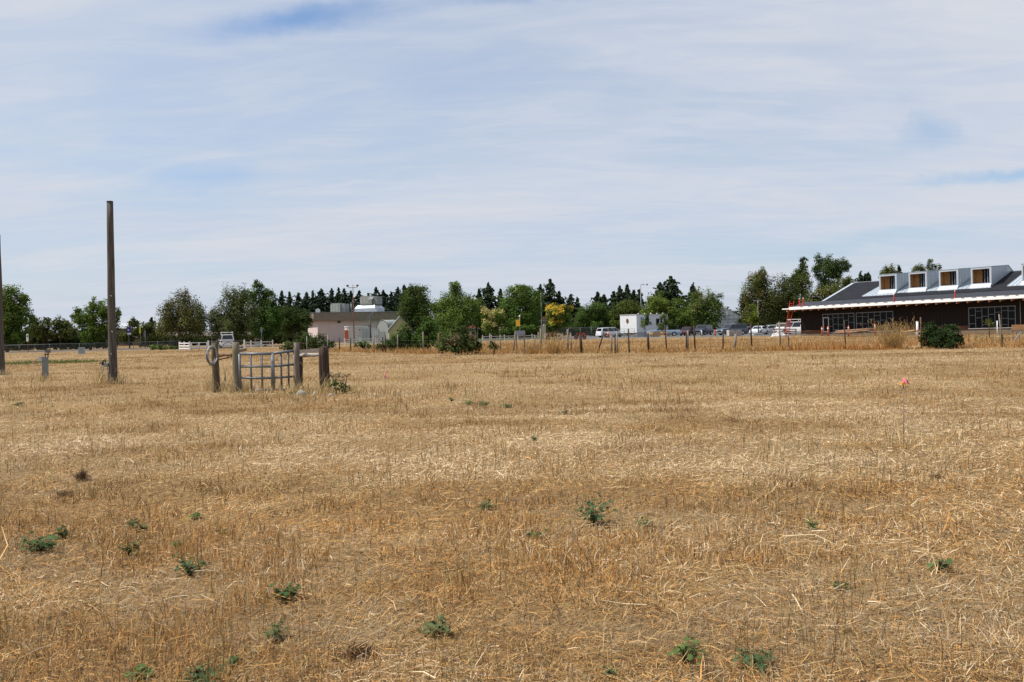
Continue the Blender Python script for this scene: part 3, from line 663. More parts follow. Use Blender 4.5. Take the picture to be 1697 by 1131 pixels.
dry_bush('dry_bush', 'lower rusty dry bush left of the feathery one by the grey box sign', 886, 57, 46, 18, 190, 3)

# conifers
def conifer_arrays(rng, H, Rb, colr, z0=.05):
    P_ = []; Nn = []; Cc = []; Sz = []
    nb = int(90 + H * 7)
    for i in range(nb):
        t = (i + rng.random()) / nb; t = t ** 1.0; z = H * (z0 + (1 - z0) * t)
        ln = (Rb * (1 - t) ** .92 * (.85 + .25 * math.sin(t * 40 + H)) + .18) * rng.uniform(.45, 1.3)
        a = rng.uniform(0, 6.283)
        m_ = max(5, int(ln * 9)); s = rng.random(m_) ** .55
        droop = -.30 * s ** 1.5 * ln + .12 * s * ln
        wv = rng.normal(0, .16, m_) * ln * (1.1 - s) + rng.normal(0, .10, m_)
        P_.append(np.stack([np.cos(a) * s * ln - np.sin(a) * wv, np.sin(a) * s * ln + np.cos(a) * wv, z + droop + rng.normal(0, .16, m_)], -1))
        Nn.append(np.stack([np.cos(a) * .5 + rng.normal(0, .5, m_), np.sin(a) * .5 + rng.normal(0, .5, m_), .7 + rng.normal(0, .4, m_)], -1))
        Cc.append(np.array(colr)[None] * (rng.uniform(.65, 1.35) * rng.uniform(.8, 1.2, m_))[:, None]); Sz.append(rng.uniform(.5, 1.0, m_))
    for k in range(int(rng.integers(2, 5))):       # odd longer limbs and a forked look
        z = H * rng.uniform(.5, .9); a = rng.uniform(0, 6.283); ln = Rb * (1 - z / H) * rng.uniform(1.3, 1.9) + .4; m_ = 16; s = rng.random(m_)
        P_.append(np.stack([np.cos(a) * s * ln + rng.normal(0, .15, m_), np.sin(a) * s * ln + rng.normal(0, .15, m_), z + .35 * s * ln + rng.normal(0, .2, m_)], -1)); Nn.append(rng.normal(0, 1, (m_, 3)))
        Cc.append(np.tile(np.array(colr), (m_, 1))); Sz.append(np.full(m_, .7))
    nt_ = 14; P_.append(np.stack([rng.normal(0, .06, nt_), rng.normal(0, .06, nt_), H * rng.uniform(.93, 1.02, nt_)], -1)); Nn.append(rng.normal(0, 1, (nt_, 3)))
    Cc.append(np.tile(np.array(colr), (nt_, 1))); Sz.append(np.full(nt_, .35))
    return leaf_quads(rng, np.concatenate(P_), np.concatenate(Nn), np.concatenate(Sz), np.concatenate(Cc))
def conifer(label, px, top, d, wpx, base_py=None, var=0, group='dark conifers on the skyline', colr=(.030, .046, .026)):
    base = G(px, d); top_z = P(px, top - 1, d).z; Rb = top_z * .46 * min(1.7, (wpx / 15) ** .8)
    SEED[0] += 1; rng = np.random.default_rng(SEED[0])
    root = thing('conifer_tree', label, 'conifer', base, rng.uniform(0, 6.28), group)
    Rb *= rng.uniform(.75, 1.35); V, Fq, C = conifer_arrays(rng, top_z, Rb, colr)
    npmesh('crown', V, Fq, NEEDLE, C, root)
    MB().tube([(0, 0, -.2), (0, 0, top_z * .93)], [Rb * .09 + .1, .04], 7).build('trunk', BARK, root)
    return root
ORD = ['first', 'second', 'third', 'fourth', 'fifth', 'sixth', 'seventh', 'eighth', 'ninth', 'tenth', 'eleventh', 'twelfth', 'thirteenth', 'fourteenth', 'fifteenth', 'sixteenth', 'seventeenth', 'eighteenth', 'nineteenth']
row = [(469, 484, 15), (481, 486, 13), (496, 487, 16), (510, 486, 17), (520, 484, 11), (534, 480, 20), (552, 480, 17), (563, 479, 14), (572, 480, 14), (583, 484, 14), (597, 483, 16), (612, 488, 12), (625, 478, 17), (637, 482, 18), (650, 486, 16), (661, 478, 18), (672, 474, 18), (684, 478, 16), (696, 480, 16)]
for i, (x_, t_, w_) in enumerate(row):
    conifer(f'dark conifer, {ORD[i]} from the left in the row behind the pink building', x_, t_, 290 + (i * 37 % 40), w_)
mids = [(796, 481, 12, 'narrow dark conifer left of the taller pine behind the cream blossom tree'), (811, 471, 20, 'tall dark pine between the bright pointed tree and the broad green tree'),
        (831, 481, 13, 'small dark conifer half hidden by the broad green tree'), (897, 474, 18, 'dark conifer left of the pale lamp pole and its taller twin'),
        (914, 464, 24, 'tall airy conifer above the golden blossom tree'), (928, 485, 16, 'lower conifer leaning on the tall airy conifer'), (947, 490, 14, 'short dark conifer first right of the golden blossom tree'), (958, 495, 9, 'shortest thin conifer right of the golden blossom tree'),
        (992, 486, 13, 'pointed dark conifer, left one of a pair above the low wide tree'), (1003, 490, 13, 'pointed dark conifer, right one of a pair above the low wide tree'),
        (1018, 485, 14, 'slim conifer at the left of the cluster before the tall lamp'), (1029, 476, 16, 'tall slim conifer, second in the cluster before the tall lamp'), (1041, 474, 16, 'tallest slim conifer of the cluster before the tall lamp'), (1052, 483, 14, 'ragged conifer beside the tall lamp, on its left'), (1061, 482, 12, 'ragged conifer directly behind the tall lamp'),
        (1096, 470, 14, 'small conifer left of the bushy dark conifer'), (1114, 460, 42, 'wide bushy dark conifer above the yellow green trees'), (1150, 473, 22, 'olive conifer right of the bushy dark conifer'),
        (1428, 453, 9, 'small pointed conifer left one above the roof ridge'), (1436, 456, 7, 'tiny pointed conifer middle one above the roof ridge'), (1441, 454, 7, 'tiny pointed conifer right one above the roof ridge'), (1492, 443, 11, 'small dark conifer top right of the first dormer'),
        (56, 525, 12, 'small pointed conifer between the hedges near the left edge'), (252, 529, 12, 'small dark conifer left of the thin street lamp')]
for (x_, t_, w_, lb) in mids:
    conifer(lb, x_, t_, 250 if 1000 > x_ > 60 else 230, w_, colr=(.040, .058, .028) if w_ < 40 else (.03, .045, .02))
def far_wood():
    rng = np.random.default_rng(77)
    bl = []
    x = -210.0
    while x < 150:
        r_ = rng.uniform(3.2, 5.5); h_ = rng.uniform(3.2, 4.8) * (.8 if x < -95 else 1)
        bl.append((x, 265 + rng.uniform(-8, 8), h_ * .75, r_, r_, h_)); x += r_ * .9
    V, Fq, C = crown_arrays(rng, bl, .75, (.035, .048, .02), 1.5, .4, .1, .1)
    tag(npmesh('distant_wood', V, Fq, LEAF, C), 'low far off belt of dark trees closing the view behind everything', 'woodland', kind='stuff')
far_wood()

# ------------------------------------------------------------------ poles, standpipes, gate
def pole(label, bx, by, tx, ty, rb, rt, d, group='bare tall poles'):
    b = G(bx, d); t = P(tx, ty, d); root = thing('utility_pole', label, 'pole', b, 0, group)
    o = t - b; rng = random.Random(bx)
    pts = [(0, 0, -.2)] + [(o.x * k / 8 + rng.uniform(-.012, .012), rng.uniform(-.012, .012), o.z * k / 8) for k in range(9)]
    MB().tube(pts, [rb * 1.06] + [rb + (rt - rb) * k / 8 for k in range(9)], 20).build('shaft', mat('pole_wood', (.055, .044, .038), .9, .45, 5, stretch=(7, 7, .3), bump=.9, col2=(.14, .12, .105)), root)
    MB().tube([(o.x, 0, o.z + .002), (o.x, 0, o.z + .03)], [rt * 1.07, rt * 1.03], 20).build('cap', DKSTEEL, root)
    return root, b
dP = D(187, 638)
poleA, pb = pole('tall bare weathered wooden pole standing alone left of the gate', 187.5, 638, 182, 335, .150, .108, dP)
for z, a in ((1.1, .4), (1.9, 2.0), (3.2, .9)): MB().tube([(.1 * math.sin(a), -.17, z), (.1 * math.sin(a), -.172, z + .05)], .014, 6).build('tack', RIM, poleA)
poleB, _ = pole('tall bare pole cut by the left edge of the picture', 3, 622, -4, 390, .155, .11, D(3, 622))

# grey standpipe post with a tap
dS = D(75, 632); b = G(75.5, dS)
r_ = thing('standpipe', 'grey square standpipe post with a black tap between the two poles', 'standpipe', b, rad(12), 'water standpipes in the field')
h = S(39, dS); MB().box((0, 0, h / 2), (.19, .19, h)).build('post', mat('pale_grey_paint', (.19, .205, .20), .7, .25, 5), r_)
MB().box((0, 0, h + .015), (.22, .22, .03)).build('post_cap', GREYM, r_)
mb = MB(); mb.tube([(0, 0, h + .03), (.02, 0, h + .12), (.10, 0, h + .14), (.12, 0, h + .02)], .022, 8); mb.bar((-.04, 0, h + .13), (.10, 0, h + .15), .03, .03); mb.tube([(.12, -.0, h + .10), (.12, .0, h + .19)], .03, 8); mb.build('tap', BLACKP, r_)
mb = MB(); mb.box((-.16, -.02, h - .05), (.13, .12, .17)); mb.box((-.16, -.02, h + .045), (.15, .14, .02)); mb.build('meter_box', mat('offwhite_plastic', (.52, .52, .49), .6, .1, 4), r_)
dS = D(172, 637); b = G(171, dS)
r_ = thing('standpipe', 'thin upright water pipe with a black hand pump beside the tall pole', 'standpipe', b, 0, 'water standpipes in the field')
h = S(33, dS); MB().tube([(0, 0, -.1), (0, 0, h)], .022, 8).build('pipe', GREYM, r_)
mb = MB(); mb.tube([(0, 0, h - .02), (0, 0, h + .13)], .04, 8); mb.tube([(-.12, 0, h + .02), (-.05, 0, h + .06), (0, 0, h + .03)], .025, 8)
mb.tube([(0, 0, h + .11), (.07, 0, h + .16), (.10, 0, h + .08), (.10, 0, h - .02)], .02, 8); mb.build('pump_head', BLACKP, r_)
b = P(178.5, 605, dP) + Vector((0, -.05, 0))
r_ = thing('meter_box', 'small grey box fixed on the left side of the tall pole', 'utility box', b)
mb = MB(); mb.box((0, 0, 0), (.15, .16, .14)); mb.box((0, -.083, 0), (.13, .012, .12)); mb.build('case', mat('pale_grey_paint', (.27, .29, .28)), r_)
MB().tube([(.02, 0, -.07), (.03, .02, -.6)], .015, 6).build('conduit', GREYM, r_)

# field gate -------------------------------------------------------------
dG = 24.4
def log(name, label, bx, by, tx, ty, r, m_, d, group='posts of the field gate', split=False, n=14):
    b = G(bx, d); t = P(tx, ty, d); root = thing(name, label, 'post', b, 0, group)
    o = t - b; rng = random.Random(int(bx * 7)); mb = MB()
    if split:
        for (dx_, dy_, rr) in ((-.55, 0, .6), (.45, .1, .62), (.0, -.35, .5)):
            pts = [(dx_ * r + o.x * k / 5 + rng.uniform(-.006, .006), dy_ * r, -.15 + (o.z + .15 + (dx_ * .04)) * k / 5) for k in range(6)]
            mb.tube(pts, [rr * r * (1.05 - .03 * k) for k in range(6)], n)
    else:
        pts = [(o.x * k / 6 + rng.uniform(-.008, .008), rng.uniform(-.008, .008), -.15 + (o.z + .15) * k / 6) for k in range(7)]
        mb.tube(pts, [r * (1.06 - .02 * k + rng.uniform(-.02, .02)) for k in range(7)], n)
    mb.build('log', m_, root)
    return root
pa = log('gate_post', 'dark gate post at the left with a coil of wire hung on it', 359.5, 645, 355.5, 568, .105, mat('post_brown', (.07, .04, .028), .9, .5, 5, stretch=(6, 6, .5), bump=.5, col2=(.17, .14, .085)), dG + .6)
pb_ = log('gate_post', 'grey green wooden post at the left end of the metal gate', 393.5, 649, 390.5, 568, .11, WOODO, dG)
pc = log('gate_post', 'slim grey fronted post at the right end of the metal gate', 493, 650, 491.5, 568, .085, mat('post_greybrown', (.12, .09, .075), .9, .4, 5, stretch=(6, 6, .5), bump=.5, col2=(.24, .2, .17)), dG)
log('gate_post', 'short black post tight against the slim gate post', 498.5, 649, 497.5, 592, .075, WOODD, dG + .12)  # darker wood than the slim post beside it
log('gate_post', 'short piece of dark post standing behind the slim gate post top', 497, 650, 495.5, 568, .07, WOODD, dG + .42)
pd = log('gate_post', 'thick dark split post standing right of the gate', 539, 654, 536, 575, .135, WOODD, dG - .5, split=True)
def rail(name, label, p0, p1, wd, th, m_, jag=0):
    o = (p0 + p1) / 2; root = thing(name, label, 'rail', o, 0, 'boards between the gate posts')
    mb = MB()
    if jag:
        rng = random.Random(4); k = 7
        pts = [(p0 - o).lerp(p1 - o, i / (k - 1)) + Vector((0, rng.uniform(-.02, .02), rng.uniform(-jag, jag))) for i in range(k)]
        mb.tube(pts, [th * rng.uniform(.7, 1.1) for _ in range(k)], 7)
    else: mb.bar(p0 - o, p1 - o, wd, th)
    mb.build('board', m_, root); return root
rail('rail', 'short broken rail joining the two left gate posts', P(360, 589, dG + .5), P(386, 587, dG + .05), .05, .055, mat('rail_brown', (.20, .12, .075), .9, .4, 6, stretch=(.6, 6, 6), bump=.5), .02)
rail('rail', 'thin lower splint under the broken rail at the left gate posts', P(361, 597, dG + .5), P(386, 591, dG + .1), .03, .03, WOODD)
rail('rail', 'stub of board behind the top of the metal gate', P(395, 582, dG + .3), P(408, 579.5, dG + .9), .04, .085, WOODG)
rail('rail', 'upper flat board between the two right gate posts', P(496, 583, dG + .3), P(533, 580, dG - .3), .05, .10, mat('rail_greybrown', (.17, .14, .12), .9, .3, 6, stretch=(.6, 6, 6), bump=.4))
rail('rail', 'lower pale rough rail between the two right gate posts', P(495, 589.5, dG + .3), P(533, 587.5, dG - .3), .05, .06, mat('rail_grey', (.34, .32, .29), .9, .3, 6, stretch=(.6, 6, 6), bump=.4), .012)

gt = thing('field_gate', 'grey tubular steel gate folded at a middle upright between wooden posts', 'gate', G(424, dG))
def gate_panel(xs, d0, d1, tops, bots, nm):
    x0, x1 = xs[0], xs[-1]
    dd = lambda x: d0 + (d1 - d0) * (x - x0) / (x1 - x0)
    for k, fr in enumerate((0, .355, .67, 1.0)):
        a = P(x0, tops[0] + (bots[0] - tops[0]) * fr, d0); b = P(x1, tops[1] + (bots[1] - tops[1]) * fr, d1)
        if k == 3 and nm == 0: a = a.lerp(b, .38)
        rr = (.042, .034, .034, .026)[k]
        MB().tube([a, b], rr, 10).build('rail', STEEL, gt, True)
    for i, x in enumerate(xs):
        f_ = (x - x0) / (x1 - x0); t_ = tops[0] + (tops[1] - tops[0]) * f_; b_ = bots[0] + (bots[1] - bots[0]) * f_
        end = i in (0, len(xs) - 1)
        MB().tube([P(x - .6, t_, dd(x)), P(x + .9, b_, dd(x))], .040 if end else .030, 10).build('upright', STEEL, gt, True)
gate_panel([397.5, 416, 434, 451], dG - .1, dG - .15, (587, 586.6), (646, 646.5), 0)
gate_panel([453, 466, 478, 488.5], dG - .15, dG + .35, (586.2, 581.5), (646.5, 645), 1)
for z in (612, 600): MB().box(P(452, z, dG - .17), (.06, .05, .07)).build('hinge', GREYM, gt, True)
# coil of wire
b = P(350.5, 588, dG + .35); r_ = thing('wire_coil', 'coil of old grey fence wire hung on the left gate post', 'wire coil', b, rad(68))
rng = random.Random(9)
for (m_, nn, nm) in ((STEEL, 7, 'wire'), (mat('pale_wire', (.55, .54, .5), .5, .1, 5, metal=.3), 2, 'bright_wire')):
    mb = MB()
    for k in range(nn):
        R_ = .25 + rng.uniform(-.035, .03); ty = rng.uniform(-.05, .05); pts = []
        for i in range(25):
            a = 2 * math.pi * i / 24; pts.append((R_ * math.cos(a) * .8, ty + .02 * math.sin(3 * a + k), R_ * math.sin(a) * 1.06 - .01 * k))
        mb.tube(pts, .011, 5, caps=False)
    mb.build(nm, m_, r_)
b = G(373.5, dG + .3); r_ = thing('peg', 'thin dark peg hanging between the two left gate posts', 'peg', b)
MB().tube([(0, 0, .33), (0.005, 0, .45), (0, 0, .62)], [.012, .018, .012], 6).build('rod', BLACKP, r_)
MB().tube([(-.15, .1, .95), (0, 0, .62), (.16, -.1, .9)], .004, 4).build('wire', GREYM, r_); MB().tube([(0, 0, .33), (.02, 0, -.05)], .004, 4).build('wire', GREYM, r_)
# loose wires at the right post
b = G(520, dG - .3); r_ = thing('loose_wire', 'strands of slack rusty wire crossing between the right gate posts', 'wire', b)
for (x0, y0, x1, y1) in ((505, 645, 527, 620), (517, 625, 532, 640), (497, 600, 503, 606), (483, 640, 497, 648)):
    p0 = P(x0, y0, dG - .2); p1 = P(x1, y1, dG - .25); MB().tube([p0 - b, (p0 + p1) / 2 - b + Vector((0, 0, -.03)), p1 - b], .006, 5).build('strand', mat('rusty_wire', (.16, .1, .06), .8, .3, 9), r_)
# pale dead leaves / stones at the gate foot
def rock(label, px, py, w_, hh, m_, seed):
    rng = np.random.default_rng(seed); d = D(px, py); b = G(px, d); root = thing('stone', label, 'stone', b, rng.uniform(0, 6), 'stones at the foot of the gate')
    mb = MB(); n = 9; m2 = 6; vs = []; fs = []; w2 = S(w_ / 2, d); h2 = S(hh, d)
    for i in range(m2):
        t = i / (m2 - 1) * math.pi * .5
        for k in range(n):
            a = 2 * math.pi * k / n; r = w2 * math.cos(t) * (1 + .18 * math.sin(a * 2 + seed) + rng.uniform(-.08, .08))
            vs.append((r * math.cos(a), r * math.sin(a) * .7, h2 * math.sin(t) * (1 + .1 * math.cos(a))))
    for i in range(m2 - 1):
        for k in range(n): fs.append((i * n + k, i * n + (k + 1) % n, (i + 1) * n + (k + 1) % n, (i + 1) * n + k))
    mb.add(vs, fs, True); mb.build('rock', m_, root)
PST = mat('pale_stone', (.30, .29, .24), .9, .25, 7, bump=.5)
rock('pale stone at the foot of the slim gate post', 500, 655, 16, 8, PST, 1)
rock('smaller greyish stone between the two right gate posts', 522, 655, 13, 6, mat('grey_stone', (.3, .3, .25), .9, .25, 7, bump=.5), 2)
rock('small pale stone at the foot of the thick split post', 548, 657, 9, 5, PST, 3)

# flags and survey stakes --------------------------------------------------
PINK = mat('pink_ribbon', (.82, .22, .28), .5, .1, 4)
def flag(label, px, py0, py1, st_w, m_, d=None, lean=0.0, rib=(10, 16), name='survey_stake', dirn=1):
    d = d or D(px, py1); b = G(px, d); t = P(px + lean, py0, d); o = t - b
    r = thing(name, label, 'survey flag', b, 0, 'survey flags in the field')
    mb = MB()
    if st_w > .02: mb.bar((0, 0, -.05), o * .93, st_w, .012, up=(0, 1, 0))
    else: mb.tube([(0, 0, -.05), o * .5 + Vector((.004, 0, 0)), o], st_w / 2, 6)
    mb.build('stake', m_, r)
    w_, h_ = S(rib[0], d), S(rib[1], d)
    loop = [(-.10, .34), (.02, .50), (.16, .30), (.42, .05), (.80, -.28), (.95, -.50), (.70, -.46), (.30, -.20), (.06, -.06), (-.10, -.02)]
    mb = MB(); pts = [(o.x + dirn * x * w_, -.02 - .03 * math.sin(x * 4), o.z + z * h_) for x, z in loop]
    mb.poly(pts if dirn > 0 else list(reversed(pts)), (.0, .006, 0))
    mb.box((o.x, -.01, o.z - .02), (.03, .03, .035))
    mb.build('ribbon', PINK, r); return r, b, o
LATH = mat('lath_wood', (.24, .17, .11), .85, .2, 6)
_, b, o = flag('thin wooden stake with bright pink ribbon, alone in the right foreground', 1497.5, 632, 742, .012, LATH, lean=-.5, rib=(11, 12))
MB().box((o.x - .02, -.015, o.z - .035), (.035, .03, .03)).build('tape', mat('orange_tape', (.8, .35, .04), .5, .1, 4), _)
flag('small pink flag on a short stake right of the gate', 638.5, 622, 657, .012, LATH, lean=-1, rib=(4, 12))
flag('tiny pale pink flag on a leaning wire left of the grey standpipe', 65, 600, 627, .009, GREYM, lean=-10, rib=(3, 5))
flag('tiny pink flag seen through the metal gate', 412, 622, 640, .009, GREYM, d=26.5, lean=1.5, rib=(5, 4), dirn=-1)

# ------------------------------------------------------------------ fences
ff = thing('field_fence', 'old post and wire fence along the far edge of the mown field', 'fence', G(1000, 54))
POSTS = [  # px top, py top, px bottom, py bottom, half width px, material
    (508.5, 558, 508.5, 578, 1, 'g'), (543, 556, 543, 576, 1, 'g'), (562, 560, 563, 581, 1.2, 'd'), (581, 560, 581, 583, 1.2, 'd'), (619.5, 556, 619.5, 582, 1.4, 'w'), (634, 559, 634.5, 577, 1.5, 'd'), (638.5, 555, 639, 574, 1, 'd'),
    (609, 568, 603, 581, .8, 'w'), (659, 555, 659, 576, 1.2, 'w'), (701, 550, 702, 577, 1.4, 'w'), (727, 552, 727.5, 576, 2, 'b'), (779, 550, 779, 581, 1.5, 'g'), (812, 553, 812, 579, 1.3, 'w'), (829, 555, 829.5, 580, 1.2, 'w'),
    (854, 549, 850.5, 581, 1.3, 'w'), (868.5, 556, 870, 575, 1.3, 'd'), (886, 555, 886.5, 575, 1, 'w'), (896, 545, 896.5, 576, 1.8, 'w'), (940.5, 546, 941.5, 571, 1.6, 'w'), (945.5, 552, 947, 580, 1.5, 'w'),
    (961.5, 554, 964, 575, 2.6, 'd'), (1001, 551, 989.5, 578, 1.4, 'd'), (1013, 556, 1013.5, 577, 1.8, 'w'), (1019, 553, 1019.5, 578, 1.2, 'd'), (1022, 549, 1023, 580, 1.4, 'g'), (1041, 545, 1043, 576, 1.3, 'd'),
    (1073.5, 553, 1075, 573, 2.4, 'd'), (1102, 542, 1105, 574, 1.4, 'd'), (1137.5, 553, 1138, 573, 1.6, 'd'), (1140, 548, 1140, 575, 1.6, 'w'), (1150, 540, 1152, 573, 1.5, 'd'), (1198.5, 546, 1198, 579, 1.3, 'd'),
    (1219.5, 554, 1216.5, 570, 2.8, 'w'), (1244, 536, 1246, 570, 1.6, 'd'), (1291, 534, 1294, 576, 1.7, 'w'), (1306, 556, 1308, 568, 1, 'd'), (1399, 531, 1401.5, 577, 1.2, 'd'),
    (1525.5, 526, 1527, 572, 1.3, 'b'), (1655.5, 521, 1661.5, 560, 1.4, 'w'), (1661, 556, 1662.5, 569, .9, 'd')]
mm_ = {'g': mat('fence_grey', (.24, .23, .21), .85, .25, 5), 'd': WOODD, 'w': WOODG, 'b': mat('fence_brown', (.13, .075, .045), .9, .3, 5)}
tops = []
for (tx, ty, bx_, by_, hw, mk) in POSTS:
    Xr = ray(bx_, by_)[0]
    yy = 60.0
    for _ in range(30): yy = float(fence_y(Xr * yy))
    d = yy + .5; b = G(bx_, d); t = P(tx, ty, d); t.y = d
    if t.z < .75: t.z = .75
    MB().tube([b - Vector((0, 0, .1)), b.lerp(t, .5), t], [S(hw, d) * .9, S(hw, d) * .86, S(hw, d) * .78], 8).build('post', mm_[mk], ff, True)
    tops.append((b.x, d))
mb = MB(); tops.sort()
for (x0, y0), (x1, y1) in zip(tops, tops[1:]):
    for h in (.35, .75, 1.05): mb.tube([(x0, y0, h), ((x0 + x1) / 2, (y0 + y1) / 2, h - .04), (x1, y1, h)], .0028, 4, caps=False)
mb.build('wire', GREYM, ff, True)
def wire_fence(name, label, pts, H, step, m_post, m_mesh, mesh_step=.35, rp=.03):
    b0 = Vector((pts[0][0], pts[0][1], 0)); root = thing(name, label, 'fence', b0)
    mb2 = MB()
    for (x0, y0), (x1, y1) in zip(pts, pts[1:]):
        L_ = math.hypot(x1 - x0, y1 - y0); n = max(1, int(L_ / step))
        for i in range(n + 1):
            x = x0 + (x1 - x0) * i / n; y = y0 + (y1 - y0) * i / n
            MB().tube([(x, y, -.1), (x, y, H + .04)], rp, 8).build('post', m_post, root, True)
        MB().tube([(x0, y0, H), (x1, y1, H)], rp * .8, 6).build('top_rail', m_post, root, True)
        k = int(L_ / mesh_step); dxv = Vector((x1 - x0, y1 - y0, 0)) / L_
        for i in range(-int(H / mesh_step), k):
            a = max(0, i * mesh_step); e = min(L_, i * mesh_step + H)
            za = a - i * mesh_step; ze = e - i * mesh_step
            for sgn in (0, 1):
                p = Vector((x0, y0, 0)) + dxv * a + Vector((0, 0, za if sgn == 0 else H - za)); q = Vector((x0, y0, 0)) + dxv * e + Vector((0, 0, ze if sgn == 0 else H - ze))
                mb2.tube([p, q], .006, 3, caps=False)
    mb2.build('mesh', m_mesh, root, True); return root
a0, a1 = G(-20, 125), G(180, 131); a2 = G(300, 139)
wire_fence('chain_link_fence', 'low grey chain link fence along the road on the left', [(a0.x, 125), (a1.x, 131), (a2.x, 139)], 1.15, 3.6, GREYM, mat('mesh_wire', (.13, .135, .14), .6, .1, 5), .14)
a0, a1, a2 = G(926, 152), G(1032, 156), G(1330, 158)
wire_fence('chain_link_fence', 'taller chain link fence behind the silver minivan and the parked cars', [(a0.x, 158), (a1.x, 172), (a2.x, 176)], 1.9, 3.2, GREYM, mat('mesh_wire', (.13, .135, .14)), .25)

def rail_fence(name, label, plist, H, zs, mpost, mrail, group=None, pw=.13):
    b0 = G(*plist[0]); root = thing(name, label, 'fence', b0, 0, group); pp = [G(x, d) for x, d in plist]
    for p in pp: MB().box((p.x, p.y, H / 2), (pw, pw, H)).box((p.x, p.y, H + .02), (pw * 1.2, pw * 1.2, .04)).build('post', mpost, root, True)
    for p, q in zip(pp, pp[1:]):
        for z in zs: MB().bar(p + Vector((0, -pw * .5 - .02, z)), q + Vector((0, -pw * .5 - .02, z)), .035, .13).build('rail', mrail, root, True)
    return root
rail_fence('rail_fence', 'bright white three rail fence panels at the gap in the road fence', [(297.5, 103), (305.5, 101), (314.5, 100)], 1.15, (.35, .68, 1.0), WHITEP, WHITEP, 'white fences along the road')
rail_fence('rail_fence', 'white two rail fence right of the van by the striped stall', [(405, 112), (416, 113), (433, 114), (452, 115)], 1.05, (.45, .85), WHITEP, mat('grey_white', (.45, .46, .46), .6, .1, 3), 'white fences along the road')
rail_fence('rail_fence', 'white posted rail fence in front of the pink building shed', [(571, 124), (597, 125), (622, 125), (646, 126), (668, 127)], 1.05, (.5, .85), WHITEP, mat('grey_white', (.45, .46, .46)), 'white fences along the road')
rail_fence('rail_fence', 'grey railed fence with white posts by the yellow sign', [(800, 126), (814, 126), (836, 126), (858, 126), (882, 126), (903, 127)], 1.0, (.45, .8), WHITEP, mat('grey_rail', (.30, .31, .32), .7, .1, 3), 'white fences along the road')
# pipe gates left
r_ = thing('pipe_gate', 'pale grey pipe barrier right of the white three rail panels', 'gate', G(330, 102))
for z in (.32, .62, 1.0): MB().tube([G(316, 101, z), G(344, 104, z)], .055 if z > .9 else .04, 8).build('rail', mat('pale_pipe', (.42, .43, .44), .5, .1, 4, metal=.2), r_, True)
for x in (317, 330, 343): MB().tube([G(x, 102, 0), G(x, 102, 1.0)], .045, 8).build('post', mat('pale_pipe', (.42, .43, .44)), r_, True)
r_ = thing('pipe_gate', 'dark pipe gate with arched braces in front of the white van', 'gate', G(375, 104))
for x in (345.5, 405): MB().box((G(x, 104).x, 104, .6), (.17, .17, 1.3)).build('post', WHITEP, r_, True)
for z in (.25, 1.12): MB().tube([G(346.5, 104, z), G(404, 104, z)], .045, 8).build('rail', DKSTEEL, r_, True)
for (xa, xb) in ((366, 390),):
    pts = [G(xa + (xb - xa) * k / 12, 104, .3 + .7 * math.sin(math.pi * k / 12)) for k in range(13)]; MB().tube(pts, .04, 6).build('brace', DKSTEEL, r_, True)
    for (q0, z0, q1, z1) in ((347, .3, 366, 1.1), (390, 1.1, 404, .3)): MB().tube([G(q0, 104, z0), G(q1, 104, z1)], .035, 6).build('brace', DKSTEEL, r_, True)

# ------------------------------------------------------------------ signs, lamps, boxes on the left
def sign_post(name, label, px, py_top, d, parts, pole_m=GREYM, r=.035, group='signs on posts along the road', cat='sign', rz=0.0):
    b = G(px, d); root = thing(name, label, cat, b, rz, group); top = P(px, py_top, d).z
    MB().tube([(0, 0, -.1), (0, 0, top)], r, 8).build('post', pole_m, root)
    for (nm, x0, x1, y0, y1, m_, th) in parts:
        zz0, zz1 = P(px, y1, d).z, P(px, y0, d).z
        mb = MB(); mb.box((S((x0 + x1) / 2 - px, d), -r - th / 2 - .002, (zz0 + zz1) / 2), (S(x1 - x0, d), th, zz1 - zz0)); mb.build(nm, m_, root)
    return root
sign_post('road_sign', 'narrow white sign on a rusty red post near the left edge', 46.5, 553, 122, [('panel', 44.5, 48, 554, 566, WHITEP, .03), ('marking', 45.3, 47.4, 556, 559, mat('sign_green', (.05, .12, .08), .6, .1, 4), .045)], mat('rust_red', (.22, .08, .04), .8, .2, 6))
PUR = mat('sign_purple', (.06, .035, .25), .5, .1, 3)
sgn = sign_post('road_sign', 'purple and white square sign on a post behind the chain link fence', 214, 541, 140, [('panel', 211.5, 217.5, 542, 552, PUR, .05), ('panel', 212, 218, 552, 555, WHITEP, .05)])
MB().tube([(.0, -.11, P(214, 547.5, 140).z), (.0, -.125, P(214, 547.5, 140).z)], .14, 14).build('disc', WHITEP, sgn)
sign_post('road_sign', 'bright yellow green sign seen edge on right of the purple sign', 233, 540, 138, [('panel', 231.8, 234.2, 541, 553, mat('sign_lime', (.55, .62, .03), .5, .05, 3), .12)])
sign_post('road_sign', 'plain grey back of a narrow sign near the lime sign', 241, 548, 135, [('panel', 239.5, 242.3, 549, 560, STEEL, .03)])
sign_post('road_sign', 'grey backed sign on a post right of the white van', 434, 543, 128, [('panel', 432.3, 435.8, 544, 551, STEEL, .03)])
